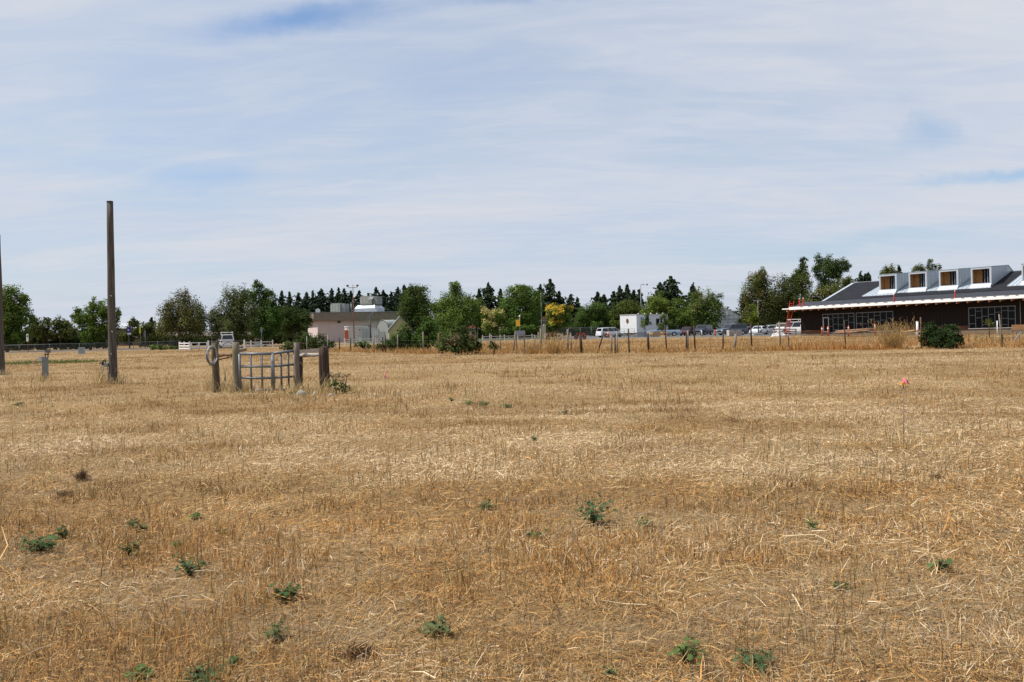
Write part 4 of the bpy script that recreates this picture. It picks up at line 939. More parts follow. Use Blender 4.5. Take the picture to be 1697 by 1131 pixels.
def lamp(label, px, py_top, d, arm, name='street_lamp', group='tall lamp posts', r=.06, m_=GREYM, heads=None):
    b = G(px, d); root = thing(name, label, 'lamp post', b, 0, group); top = P(px, py_top, d).z
    MB().tube([(0, 0, -.1), (0, 0, top)], [r * 1.3, r * .8], 10).build('pole', m_, root)
    for a in (arm if isinstance(arm, (list, tuple)) else [arm]):
        e = S(a, d); MB().tube([(0, 0, top - .05), (e * .6, 0, top)], r * .5, 8).build('arm', m_, root)
        sg = 1 if e > 0 else -1
        mb = MB(); mb.box((e * .8, 0, top + .0), (abs(e) * .6, .24, .11)); mb.box((e * .8, 0, top - .065), (abs(e) * .5, .18, .03)); mb.build('lamp_head', mat('lamp_grey', (.30, .31, .33), .5, .1, 4, metal=.3), root)
    return root
lamp('thin street lamp with one arm left of the open crowned tree', 258, 519, 175, 5)
lamp('tall street lamp with one head behind the white site trailer', 1063.5, 472, 172, 6, r=.1)
lamp('short lamp post with two flat heads in front of the ragged tree', 1257, 498.5, 132, (-6, 6), r=.085)
r_ = lamp('pale lamp pole rising beside the broad green tree', 898, 486, 175, 3, r=.09, m_=mat('pale_pole', (.36, .35, .32), .7, .1, 3))
# floodlight mast
d = 150; b = G(587, d); top = P(584.6, 472, d).z
r_ = thing('floodlight_mast', 'rusty red mast with two floodlights in front of the pink building', 'lamp post', b, 0, 'tall lamp posts')
RST = mat('mast_red', (.20, .085, .06), .7, .2, 6)
MB().tube([(0, 0, -.1), (0, 0, top)], [.11, .06], 10).build('mast', RST, r_)
za = P(585, 477, d).z; e = S(8.2, d)
MB().tube([(-e, 0, za + .28), (-e * .8, 0, za), (e * .8, 0, za), (e, 0, za + .28)], .045, 8).build('crossarm', RST, r_)
for sg in (-1, 1):
    mb = MB(); mb.tube([(sg * e - .12, -.18, za + .30), (sg * e + .02, .0, za + .40), (sg * e + .1, .1, za + .42)], [.20, .15, .07], 12); mb.build('floodlight', DKSTEEL, r_)
# utility cabinet
d = D(135, 587); b = G(135.5, d); r_ = thing('utility_cabinet', 'small grey green utility cabinet in front of the chain link fence', 'utility cabinet', b, rad(10))
mb = MB(); mb.box((0, 0, .38), (.62, .5, .72)); mb.box((0, 0, .76), (.68, .56, .05)); mb.build('case', mat('cabinet_grey', (.33, .36, .36), .6, .1, 3), r_)
MB().box((0, -.26, .4), (.52, .02, .58)).build('door', mat('cabinet_door', (.24, .29, .32), .6, .1, 3), r_); MB().box((0, 0, .03), (.8, .7, .06)).build('plinth', CONC, r_)
b = G(79, 112); r_ = thing('junction_box', 'low dark junction box on the ground left of the grey cabinet', 'utility box', b)
MB().box((0, 0, .22), (.55, .45, .44)).box((0, 0, .46), (.6, .5, .05)).build('case', mat('box_grey', (.13, .14, .15), .7, .15, 3), r_)

# ------------------------------------------------------------------ yellow sign and grey box sign in the middle
r_ = sign_post('road_sign', 'square orange yellow sign beside a pole in the middle distance', 862, 525, 128, [('panel', 855.5, 862.5, 530, 541, YELLOW, .04)], GREYM, .05)
MB().tube([(0, 0, P(862, 526, 128).z), (0, 0, P(862, 523, 128).z)], .12, 10).build('finial', WHITEP, r_)
d = 56; b = G(863, d); r_ = thing('box_sign', 'weathered grey blank board on two wooden posts at the fence', 'sign', b)
z0, z1 = P(863, 555.5, d).z, P(863, 548, d).z
MB().box((0, 0, (z0 + z1) / 2), (S(16, d), .05, z1 - z0)).build('panel', mat('faded_blue_grey', (.20, .23, .27), .7, .2, 4), r_)
for sx_ in (-6.5, 6.5): MB().box((S(sx_, d), .06, z0 / 2 + .1), (.07, .07, z0 + .25)).build('post', WOODG, r_)

# ------------------------------------------------------------------ new building on the right
BA = Vector((38.3, 110.0, 0)); BE = Vector((17, -20, 0)).normalized(); BN = Vector((-BE.y, BE.x, 0))
TILT = 0.0122; FL0 = 0.41
def B(s, t, z): return BA + BE * s + BN * t + Vector((0, 0, FL0 + TILT * s + z))
def BS(px, py, t):
    X, Z = ray(px, py); d = (BA.x * BN.x + BA.y * BN.y + t) / (X * BN.x + BN.y)
    p = Vector((X * d, d, 0)); return (p - BA).dot(BE)
S1 = 36.0
nb = thing('school_building', 'long dark brown single storey new building with a white eave and metal dormers', 'building', B(0, 0, -FL0))
def bbox(mb, s0, s1, t0, t1, z0, z1):
    v = [B(s, t, z) for s in (s0, s1) for t in (t0, t1) for z in (z0, z1)]
    mb.add(v, [(0, 1, 3, 2), (4, 6, 7, 5), (0, 4, 5, 1), (2, 3, 7, 6), (0, 2, 6, 4), (1, 5, 7, 3)]); return mb
def brick(*a): return bbox(MB(), *a)
DKBOARD = mat('dark_brown_cladding', (.021, .0165, .0155), .8, .3, 5, stretch=(5, 5, .25), spec=.08)
CORR = mat('standing_seam_metal', (.47, .52, .57), .42, .06, 2, metal=.25)
ROOFD = mat('dark_roof_membrane', (.020, .021, .026), .85, .2, 1.2, spec=.1)
ROOFE = mat('dark_eave_roof', (.042, .045, .055), .75, .2, 1.2, spec=.15)
FASC = mat('white_fascia', (.84, .84, .83), .5, .06, 1.5)
LITFOOT = mat('sunlit_wall_foot', (.13, .055, .035), .8, .25, 2)  # lower wall colour raised where the sun reaches below the eave
ALU = mat('shaded_aluminium', (.19, .22, .26), .5, .1, 5, metal=.3)  # frame tone darkened for the shade under the eave
# wall pieces between the openings
OPEN = [(3.2, 7.55), (7.75, 12.45), (21.0, 25.85), (29.5, 34.2)]
mb = MB(); s_ = .15
for (o0, o1) in OPEN:
    bbox(mb, s_, o0, 0, .25, .35, 3.45); bbox(mb, o0, o1, 0, .25, 2.42, 3.45); s_ = o1
bbox(mb, s_, S1, 0, .25, .35, 3.45)
bbox(mb, .15, .40, .25, 17.2, .35, 3.6)
bbox(mb, S1 - .25, S1, .25, 17.2, .35, 3.6); bbox(mb, .4, S1 - .25, 17.0, 17.2, .35, 3.6)
rng = random.Random(3); s_ = .3          # board and batten relief
while s_ < S1 - .2:
    if not any(o0 - .1 < s_ < o1 + .1 for o0, o1 in OPEN): bbox(mb, s_, s_ + .045, -.022, -.001, .36, 3.4)
    s_ += .40
mb.build('wall', DKBOARD, nb, True)
mb = MB(); s_ = .15
for (o0, o1) in OPEN: bbox(mb, s_, o0, -.01, .26, -.1, .345); s_ = o1
bbox(mb, s_, S1, -.01, .26, -.1, .345); mb.build('base_wall', LITFOOT, nb, True)
mb = MB(); bbox(mb, .1, S1, -.08, 17.2, -.95, -.105); mb.build('foundation', mat('dirty_concrete', (.17, .125, .085), .9, .25, 1.5), nb, True)
mb = MB(); bbox(mb, .4, S1 - .3, .6, 16.9, -.1, -.02); mb.build('floor_slab', CONC, nb, True)
# gable ends
for sg in (2.95, S1 - .25):
    mb = MB(); a = [B(sg, 1.5, 3.61), B(sg, 17.2, 3.61), B(sg, 17.2, 4.0), B(sg, 9.5, 6.4), B(sg, 1.5, 3.95)]; mb.poly(a, BE * .25); mb.build('gable', DKBOARD, nb, True)
# roofs
def slab(s0, s1, t0, z0, t1, z1, th, m_, nm):
    mb = MB(); mb.poly([B(s0, t0, z0), B(s1, t0, z0), B(s1, t1, z1), B(s0, t1, z1)], (0, 0, -th)); return mb.build(nm, m_, nb, True)
slab(-.35, S1 + .8, -1.72, 3.42, 1.6, 4.17, .12, ROOFE, 'eave_roof')
MAIN0, RID = (1.5, 4.21), (9.5, 6.68)
slab(2.9 - .0, S1 + .8, MAIN0[0], MAIN0[1], RID[0], RID[1], .18, ROOFD, 'main_roof')
slab(2.9, S1 + .8, 18.3, 4.0, RID[0] + .01, RID[1], .18, ROOFD, 'main_roof')
slab(-.2, 2.88, 1.62, 4.15, 17.6, 4.15, .15, ROOFE, 'end_roof')
# metal edge along the left verge of the main roof
mb = MB(); mb.poly([B(2.35, 1.45, 4.16), B(2.88, 1.45, 4.25), B(2.88, 9.5, 6.74), B(2.35, 9.5, 6.66)], (0, 0, -.05)); mb.build('verge_flashing', CORR, nb, True)
mb = MB(); mb.poly([B(2.9, 9.38, 6.70), B(S1 + .8, 9.38, 6.70), B(S1 + .8, 9.62, 6.70), B(2.9, 9.62, 6.70)], (0, 0, .05)); mb.build('ridge_cap', CORR, nb, True)
# fascia, soffit, rafters
mb = MB(); bbox(mb, -.40, S1 + .8, -1.86, -1.73, 3.12, 3.50); fas = mb.build('fascia', FASC, nb, True)
s_ = 1.2; rng = random.Random(5)
while s_ < S1:
    c = brick(s_, s_ + rng.uniform(.25, .5), -1.88, -1.865, 3.43, 3.49).build('clip', mat('grey_clip', (.22, .22, .24), .6, .1, 3), nb, True); c.parent = fas; s_ += 1.1
mb = MB(); bbox(mb, -1.45, -.42, -1.84, -1.0, 3.20, 3.34); bbox(mb, -1.45, -.42, -1.0, 2.0, 3.24, 3.32); mb.build('corner_canopy', FASC, nb, True)
slab(-.3, S1 + .7, -1.7, 3.24, .0, 3.46, .03, mat('plywood_soffit', (.34, .15, .07), .75, .2, 2), 'soffit')
RAFT = mat('rafter_wood', (.44, .24, .12), .7, .2, 4)
s_ = -.9
while s_ < S1:
    MB().poly([B(s_, -1.72, 3.14), B(s_, .0, 3.36), B(s_, .0, 3.10), B(s_, -1.72, 2.88)], BE * .13).build('rafter', RAFT, nb, True); s_ += 1.12
# windows
PANE = mat('window_glass', (.008, .009, .011), .15, .2, .6, spec=.10)
rng = random.Random(11)
for wi, (o0, o1) in enumerate(OPEN):
    bz = .04
    fr = brick(o0, o1, .03, .13, 2.32, 2.41)
    bbox(fr, o0, o0 + .09, .03, .13, bz, 2.32); bbox(fr, o1 - .09, o1, .03, .13, bz, 2.32)
    frame = fr.build('window', ALU, nb, True)
    pan = MB(); mul = MB(); n = 6 if wi != 2 else 7; wd = (o1 - o0 - .18) / n
    bbox(pan, o0 + .05, o1 - .05, .085, .10, bz, 2.35)
    for k in range(n):
        x0 = o0 + .09 + k * wd
        if k: bbox(mul, x0 - .024, x0 + .024, .035, .125, bz, 2.32)
        hs = [(.62, 1.55), (.78, 1.75), (.35, 1.05, 1.9), (.95, 1.85), (.55, 1.5), (1.2, 1.95), (.4, 1.35)][(k + wi * 2) % 7]
        for h in hs: bbox(mul, x0 + (.035 if k else 0), x0 + wd - (.035 if k < n - 1 else 0), .04, .12, h - .022, h + .022)
    inv = nb.matrix_basis.inverted()
    p = pan.build('pane', PANE, nb, True); p.parent = frame
    q = mul.build('mullion', ALU, nb, True); q.parent = frame
    brick(o0 - .02, o1 + .02, -.05, .14, bz - .09, bz - .003).build('sill', FASC if wi >= 1 else ALU, nb, True)  # white bottom frame carries the sunlight on it as colour
dr = brick(3.34, 4.15, -.045, .02, .06, 1.98).build('door', mat('pale_door_frame', (.42, .45, .48), .5, .1, 4), nb, True)
p = brick(3.46, 4.03, -.06, -.047, .2, 1.86).build('pane', PANE, nb, True); p.parent = dr
# interior wall so that the rooms read dark
brick(.45, S1 - .3, 6.0, 6.1, 0, 3.2).build('inner_wall', mat('inner_wall', (.09, .075, .06), .9, .2, 2), nb, True)
# metal apron and dormers
def mz(t): return MAIN0[1] + (RID[1] - MAIN0[1]) * (t - MAIN0[0]) / (RID[0] - MAIN0[0])
def apron(sa0, sb0, t0, sa1, sb1, t1):
    mb = MB(); mb.poly([B(sa0, t0, mz(t0) + .05), B(sb0, t0, mz(t0) + .05), B(sb1, t1, mz(t1) + .05), B(sa1, t1, mz(t1) + .05)], (0, 0, -.04))
    n = int((sb0 - sa0) / .42)
    for k in range(n + 1):
        s0 = sa0 + (sb0 - sa0) * k / n; s1 = sa1 + (sb1 - sa1) * k / n
        mb.poly([B(s0, t0, mz(t0) + .052), B(s0 + .03, t0, mz(t0) + .052), B(s1 + .03, t1, mz(t1) + .052), B(s1, t1, mz(t1) + .052)], (0, 0, .05))
    return mb.build('roof_apron', CORR, nb, True)
PLY = mat('dormer_plywood', (.50, .30, .13), .7, .2, 3)
DX = [(1457, 1486), (1506, 1536), (1556, 1588), (1609, 1643), (1693, 1727)]
TF = 3.4
for i, (xa, xb) in enumerate(DX):
    yy = (470, 468, 463, 460, 455)[i]
    s0 = BS(xa, yy, TF); s1 = BS(xb, yy, TF); zt = 7.13 - .01 * i; zb = mz(TF) + .06
    dm = thing('x', None, None)
    bpy.data.objects.remove(dm)
    th = .17
    # front frame
    fr = MB(); bbox(fr, s0, s0 + th, TF, TF + .16, zb, zt); bbox(fr, s1 - th * 1.2, s1, TF, TF + .16, zb, zt)
    bbox(fr, s0 + th, s1 - th * 1.2, TF, TF + .16, zt - .22, zt); bbox(fr, s0 + th, s1 - th * 1.2, TF, TF + .16, zb, zb + .38)
    fr.poly([B(s0 - .0, TF - .02, zb + .30), B(s1, TF - .02, zb + .30), B(s1, TF - .45, mz(TF - .45) + .07), B(s0, TF - .45, mz(TF - .45) + .07)], (0, 0, -.03))
    dorm = fr.build('dormer', CORR, nb, True)
    TB, zk = 8.6, 7.42
    for (sa, sgn) in ((s0, 1), (s1 - .05, 1)):
        ck = MB(); ck.poly([B(sa, TF + .17, mz(TF + .17) - .1), B(sa, TF + .17, zt - .005), B(sa, TB, zk - .005), B(sa, 10.4, 6.62), B(sa, 9.5, 6.5)], BE * .05)
        for k in range(11):
            tt = TF + .4 + k * .44; zz = zt + (zk - zt) * (tt - TF) / (TB - TF)
            off = -.04 if sa == s0 else .051
            if zz - mz(tt) > .1: bbox(ck, sa + off, sa + off + .04, tt, tt + .04, mz(tt) + .05, zz - .02)
        c = ck.build('cheek', CORR, nb, True); c.parent = dorm
    tp = MB(); tp.poly([B(s0 - .06, TF - .04, zt + .04), B(s1 + .06, TF - .04, zt + .04), B(s1 + .06, TB, zk + .04), B(s0 - .06, TB, zk + .04)], (0, 0, -.04))
    tp.poly([B(s0 - .06, TB + .005, zk + .04), B(s1 + .06, TB + .005, zk + .04), B(s1 + .06, 10.5, 6.62), B(s0 - .06, 10.5, 6.62)], (0, 0, -.04))
    c = tp.build('dormer_roof', CORR, nb, True); c.parent = dorm
    rv = MB(); bbox(rv, s0 + .055, s0 + .09, TF + .17, TF + 1.3, zb + .38, zt - .1); bbox(rv, s0 + .09, s1 - .06, TF + 1.3, TF + 1.34, zb - .1, zt - .1)
    bbox(rv, s0 + .09, s1 - .06, TF + .17, TF + 1.29, zb + .30, zb + .37)
    c = rv.build('reveal', PLY, nb, True); c.parent = dorm
    dark_back = MB(); sm_ = s0 + (s1 - s0) * .42; bbox(dark_back, sm_, s1 - .1, TF + .9, TF + .94, zb + .39, zt - .22)
    c = dark_back.build('pane', PANE, nb, True); c.parent = dorm  # dark back sheet stands in for the shaded dormer opening
    st = MB(); bbox(st, s1 - .62, s1 - .54, TF + .5, TF + .6, zb + .375, zt - .22); bbox(st, s1 - .95, s1 - .90, TF + .6, TF + .7, zb + .375, zt - .22)
    c = st.build('stud', ALU, nb, True); c.parent = dorm
    nxt = BS(DX[i][0] - 18, yy, TF)
    if i == 0: apron(s0 - 1.35, s1 + .0, 2.1, s0 - .55, s0 - .03, 9.3) if False else None
    apron(s0 - (1.75 if i == 0 else 1.35), s0 - .02, TF - (1.1 if i == 0 else .45), s0 - (1.35 if i == 0 else 1.3), s0 - .02, 9.3)
    apron(s0 - .0, s1 + .12, TF - (1.1 if i == 0 else .6), s0, s1 + .12, TF - .46)
# red guard-rail brackets on the eave
REDB = mat('bracket_red', (.50, .05, .035), .5, .1, 4)
for k, (px_, py_) in enumerate(((1324.5, 505), (1331, 505), (1481, 493), (1582, 487))):
    s_ = BS(px_, py_, -1.6); c = B(s_, -1.55, 3.45)
    r_ = thing('guard_rail_post', 'red guard rail bracket standing on the roof eave, %s from the left' % ORD[k], 'bracket', c, math.atan2(BE.y, BE.x), 'red brackets along the eave')
    h = .85 if k > 1 else 1.05
    MB().box((0, 0, h / 2), (.09, .09, h)).build('upright', REDB, r_); MB().box((0, .1, .03), (.3, .4, .05)).build('foot', REDB, r_)
    MB().bar((0, .0, h * .8), (.0, .3, .05), .05, .05).build('brace', REDB, r_); MB().box((0, 0, h + .05), (.10, .10, .09)).build('tip', WHITEP, r_)
# red ladder
lb_ = G(1303.5, 112.5); lt_ = P(1312.5, 500, 109.5)
r_ = thing('ladder', 'red extension ladder leaning on the left corner of the new roof', 'ladder', lb_)
o = lt_ - lb_; sd = Vector((.25, -.06, 0))
for sgn in (-1, 1): MB().bar(sd * sgn, o + sd * sgn, .05, .10).build('stile', REDP, r_)
for k in range(1, 17): MB().tube([o * (k / 17) - sd, o * (k / 17) + sd], .022, 6).build('rung', REDP, r_)
# downpipe, white pipe, boards by the building
q = B(BS(1691, 520, -.12), -.12, 0); r_ = thing('downpipe', 'thin grey downpipe at the right end of the window wall', 'pipe', q)
MB().tube([(0, 0, -.5), (0, 0, 3.1)], .05, 8).build('pipe', GREYM, r_)
q = G(1520.5, 88); r_ = thing('white_pipe', 'upright white plastic pipe in front of the brown wall beside the yellow bloom', 'pipe', q)
MB().tube([(0, 0, -.2), (0, 0, P(1520, 533.5, 88).z)], .115, 12).build('pipe', mat('white_plastic', (.70, .72, .75), .4, .05, 3), r_)
MB().tube([(0, 0, P(1520, 533.5, 88).z), (0, 0, P(1520, 533.5, 88).z + .05)], .135, 12).build('cap', WHITEP, r_)
q = G(1653, 84); r_ = thing('white_pipe', 'short white marker pipe standing before the right window wall', 'pipe', q)
MB().tube([(0, 0, -.1), (0, 0, P(1653, 532, 84).z)], .05, 10).build('pipe', MATS['white_plastic'], r_)
q = P(1530.5, 551, 50); r_ = thing('ball', 'yellow round bloom or ball caught in the left dark green bush', 'ball', q)
mb = MB()
for a in range(3): mb.tube([(math.cos(a * 2.1) * .02, math.sin(a * 2.1) * .02, -.075), (math.cos(a) * .02, -.02, -.05), (0, -.02, .0), (.01, 0, .05), (0, 0, .075)], [.02, .07, .085, .06, .02], 10)
mb.build('ball', mat('bloom_yellow', (.60, .50, .06), .7, .15, 9), r_)
def planks(name, label, p0, p1, n, rows, spread, m_, seed, th=.05, wd=.16):
    rng = random.Random(seed); b = (p0 + p1) / 2; b.z = min(p0.z, p1.z); root = thing(name, label, 'lumber pile', b, 0, 'timber piles')
    d = (p1 - p0); side = Vector((-d.y, d.x, 0)).normalized()
    for r in range(rows):
        mb = MB()
        for k in range(n - r):
            sh = d * rng.uniform(-.12, .12); of = side * ((k - (n - r) / 2) * wd * spread + rng.uniform(-.03, .03)); zz = Vector((0, 0, th / 2 + r * (th + .012) + k * .002))
            tw = side * rng.uniform(-.06, .06)
            mb.bar(p0 - b + sh * .5 + of + zz - tw * 3, p1 - b + sh * 2 + of + zz + tw * 3 + Vector((0, 0, rng.uniform(-.05, .12))), wd * .9, th)
        ob = mb.build('board_layer', m_, root); ob['kind'] = 'stuff'
    return root
PINKW = mat('pinkish_boards', (.33, .20, .135), .85, .4, 3, stretch=(1, 1, 1))
planks('lumber_pile', 'spread pile of pinkish boards below the left window wall', G(1393, 99, .45), G(1438, 96, .6), 9, 5, 1.0, PINKW, 1, .06, .26)
planks('lumber_pile', 'low stack of pale squared timber beside the blue pickup', G(1077, 141.5, .05), G(1103, 140, .05), 5, 4, 1.2, LUMBER, 2, .20, .26)
planks('lumber_pile', 'short stack of light boards on the grass right of the dry bush', G(1504, 85, .55), G(1520, 83, .6), 4, 2, 1.0, LUMBER, 3, .06, .2)
b = G(1688, 66); r_ = thing('wooden_barrier', 'orange brown slatted wooden barrier at the right edge', 'barrier', b, rad(-8))
z0, z1 = P(1688, 547, 66).z, P(1688, 538.5, 66).z; mb = MB()
for k in range(8): mb.box((-.42 + k * .16, 0, (z0 + z1) / 2), (.135, .03, z1 - z0))
ob = mb.build('slats', mat('orange_boards', (.46, .25, .12), .75, .25, 5), r_); MB().box((.12, .03, z0 - .03), (1.35, .06, .06)).build('bottom_rail', GREYM, r_)
for sx_ in (-.4, .6): MB().box((sx_, .06, z0 / 2), (.07, .07, z0)).build('leg', WOODG, r_)
b = G(1689, 58); r_ = thing('leaning_board', 'pale board leaning in the tall grass at the right edge', 'board', b)
MB().bar((-.3, 0, .1), (.25, .1, P(1694, 550, 58).z), .02, .14).build('board', mat('pale_board', (.42, .40, .36), .8, .15, 4), r_)

# ------------------------------------------------------------------ pink building, sheds and greenhouses
def slabbox(mb, c, e, n, s0, s1, t0, t1, z0, z1):
    v = [c + e * s + n * t + Vector((0, 0, z)) for s in (s0, s1) for t in (t0, t1) for z in (z0, z1)]
    return mb.add(v, [(0, 1, 3, 2), (4, 6, 7, 5), (0, 4, 5, 1), (2, 3, 7, 6), (0, 2, 6, 4), (1, 5, 7, 3)])
dK = 168.0
kc = G(527, dK); ke = Vector((math.cos(rad(20)), math.sin(rad(20)), 0)); kn = Vector((-ke.y, ke.x, 0))
PINKP = mat('pinkish_stucco', (.52, .435, .42), .9, .07, .6)
BAND = mat('brown_parapet', (.20, .165, .13), .85, .15, .8)
ztop = P(527, 518.5, dK).z; zband = P(527, 531.5, dK).z
kb = thing('gym_building', 'flat roofed pinkish building with a broad brown parapet band', 'building', kc)
mb = MB(); slabbox(mb, kc, ke, kn, 0, 22, 0, 18, 0, zband); mb.build('wall', PINKP, kb, True)
mb = MB(); slabbox(mb, kc, ke, kn, -.9, 22.9, -.9, 18.9, zband + .003, ztop - .06); par = mb.build('parapet', BAND, kb, True)
mb = MB(); slabbox(mb, kc, ke, kn, -1.0, 23.0, -1.0, 19.0, ztop - .057, ztop + .04); mb.build('coping', GREYM, kb, True)
mb = MB(); slabbox(mb, kc, ke, kn, 3.95, 4.7, -.06, .02, zband - .6, zband - .15); mb.build('vent', DKSTEEL, kb, True)
mb = MB(); q0 = P(618, 518, dK - 1.4); q1 = P(605.5, 533.5, dK - 1.4); mb.bar(q0, q1, .45, .35); mb.build('duct', STEEL, kb, True)
mb = MB(); q0 = P(613.5, 525, dK - 1); q1 = G(614.5, dK - 1); mb.tube([q0, q1], .14, 8); q2 = P(602, 540.5, dK - 1.2); q3 = P(614, 540, dK - 1.2); mb.bar(q2, q3, .2, .18); mb.build('flue', DKSTEEL, kb, True)
RTU = mat('unit_beige', (.30, .31, .27), .65, .1, 2); SILV = mat('silver_curb', (.48, .52, .56), .4, .1, 2, metal=.35)
def rtu(label, x0, x1, y0, y1, dep, extra):
    d = dK + 6; b = G((x0 + x1) / 2, d, ztop - .2); root = thing('rooftop_unit', label, 'rooftop unit', b, rad(-14), 'units on the pink building roof')
    w_ = S(x1 - x0, d); z0, z1 = P(x0, y1, d).z - b.z, P(x0, y0, d).z - b.z
    MB().box((0, 0, (z0 + z1) / 2), (w_ * .62, w_ * .8, z1 - z0)).build('cabinet', RTU, root)
    MB().box((w_ * .43, .1, (z0 + z1) / 2 - .03), (w_ * .30, w_ * .7, (z1 - z0) * .92)).build('end_cabinet', mat('unit_grey', (.22, .23, .22), .65, .15, 2), root)
    for k in range(3): MB().box((-w_ * .1 + (k - 1) * w_ * .18, -w_ * .4 - .01, (z0 + z1) / 2), (w_ * .15, .02, (z1 - z0) * .75)).build('panel', mat('unit_panel', (.36, .37, .33), .6, .1, 2), root)
    if extra: MB().poly([(-w_ * .32, -.3, z1 * .6), (-w_ * .47, -.3, z1 * .1), (-w_ * .47, .5, z1 * .1), (-w_ * .32, .5, z1 * .6)], (.04, 0, -.02)).build('hood', STEEL, root)
    else: MB().poly([(w_ * .2, -w_ * .41, z1 * .95), (w_ * .45, -w_ * .41, z1 * .95), (w_ * .45, -w_ * .62, z1 * .78), (w_ * .2, -w_ * .62, z1 * .78)], (0, 0, -.03)).build('hood', STEEL, root)
    return root, b, w_, z0, z1
rtu('smaller beige air unit on the left part of the pink building roof', 548, 574, 503.5, 519, 2, True)
r_, b, w_, z0, z1 = rtu('larger beige air unit standing on a silver base above the pink building', 597, 628, 491.5, 506, 2, False)
ws = S(41, dK + 6); zt_ = P(612, 506, dK + 6).z - b.z; mb = MB()
for (z_, sc_) in ((0.1, 1.0), (zt_ * .62, 1.0), (zt_, .78)): pass
lo = [(-ws / 2, -ws * .35, .2), (ws / 2, -ws * .35, .2), (ws / 2, ws * .35, .2), (-ws / 2, ws * .35, .2)]
mi = [(x, y, zt_ * .6) for x, y, z in lo]; hi = [(x * .76, y * .8, zt_ * .98) for x, y, z in lo]
mb.add(lo + mi + hi, [(i, (i + 1) % 4, 4 + (i + 1) % 4, 4 + i) for i in range(4)] + [(4 + i, 4 + (i + 1) % 4, 8 + (i + 1) % 4, 8 + i) for i in range(4)] + [(8, 9, 10, 11)])
mb.build('silver_base', SILV, r_)
d = dK + 2; b = G(527, d, ztop); r_ = thing('satellite_dish', 'small round dish on the left corner of the pink building roof', 'satellite dish', b)
mb = MB(); zc = P(527, 515.5, d).z - ztop; mb.tube([(0, -.10, zc), (0, -.04, zc), (0, .05, zc)], [.5, .4, .1], 18); mb.build('dish', mat('dish_grey', (.55, .56, .55), .5, .05, 3), r_); MB().tube([(0, .05, 0), (0, .05, zc)], .04, 6).build('mast', GREYM, r_)
b = G(563.5, dK + 5, ztop); 
b = G(582.5, dK + 5, ztop); r_ = thing('vent_pipe', 'grey vent pipe on the pink building roof between the two air units', 'vent', b)
MB().tube([(0, 0, -.1), (0, 0, P(582, 503, dK + 5).z - ztop)], .14, 8).build('pipe', GREYM, r_); MB().tube([(0, 0, P(582, 503, dK + 5).z - ztop), (0, 0, P(582, 503, dK + 5).z - ztop + .12)], .19, 8).build('cowl', GREYM, r_)
# rounded white shed
d = 158; b = G(572, d); r_ = thing('shed', 'small white shed with rounded corner and an orange red door', 'shed', b)
zt_ = P(585, 540.5, d).z; w_ = S(32, d); mb = MB(); pts = [(0, 0), (.0, 3.0), (w_, 3.4), (w_, .6)]; rad_ = 1.0; n = 8
poly = [(w_, .5), (w_, 4.0), (-.3, 3.6)] + [(-.3 + 1.1 - 1.1 * math.cos(a), .35 + 1.0 - 1.0 * math.sin(a)) for a in [math.pi / 2 * k / n for k in range(n + 1)]]
mb.poly([(x, y, 0) for x, y in poly], (0, 0, zt_ - .22)); mb.build('wall', mat('shed_white', (.52, .50, .50), .7, .08, 2), r_)
mb = MB(); mb.poly([(x * 1.02 - .02, y * 1.03 - .08, zt_ - .215) for x, y in poly], (0, 0, .2)); mb.build('roof', mat('shed_roof', (.62, .62, .62), .6, .08, 2), r_)
MB().bar((-.33, 1.9, zt_ * .42), (-.33, 1.0, zt_ * .42), .06, zt_ * .72).build('side', mat('shed_side', (.6, .58, .56), .7, .05, 2), r_)
MB().box((.22, .44, zt_ * .40), (.55, .5, zt_ * .72)).build('door', mat('door_orange', (.50, .10, .04), .6, .1, 4), r_); MB().box((2.75, .47, zt_ * .76), (.3, .08, .2)).build('vent', DKSTEEL, r_)
b = G(607.5, 157); r_ = thing('panel_fence', 'tall plain grey panel screen right of the white shed', 'screen', b)
MB().box((0, 0, P(607, 545, 157).z / 2), (S(12, 157), .08, P(607, 545, 157).z)).build('panel', mat('screen_grey', (.36, .37, .39), .7, .1, 2), r_)
for k in (-1, 0, 1): MB().box((k * S(5.8, 157), -.06, P(607, 545, 157).z / 2), (.07, .05, P(607, 545, 157).z)).build('post', GREYM, r_)
d = 148; b = G(623, d); r_ = thing('water_tank', 'pale boxy tank in a cage before the arched greenhouse', 'tank', b, rad(-12))
hh = P(623, 545, d).z; MB().box((0, 0, hh / 2 + .05), (1.15, 1.0, hh - .15)).build('tank', mat('tank_white', (.44, .45, .45), .5, .08, 2), r_)
mb = MB()
for x in (-.6, -.2, .2, .6): mb.tube([(x, -.54, 0), (x, -.54, hh)], .025, 6)
for z in (.1, hh * .5, hh): mb.tube([(-.62, -.54, z), (.62, -.54, z)], .025, 6)
mb.build('cage', GREYM, r_)
FILM = filmmat('greenhouse_film', (.55, .57, .56), .62); FILM2 = filmmat('greenhouse_sheet', (.55, .58, .58), .6)
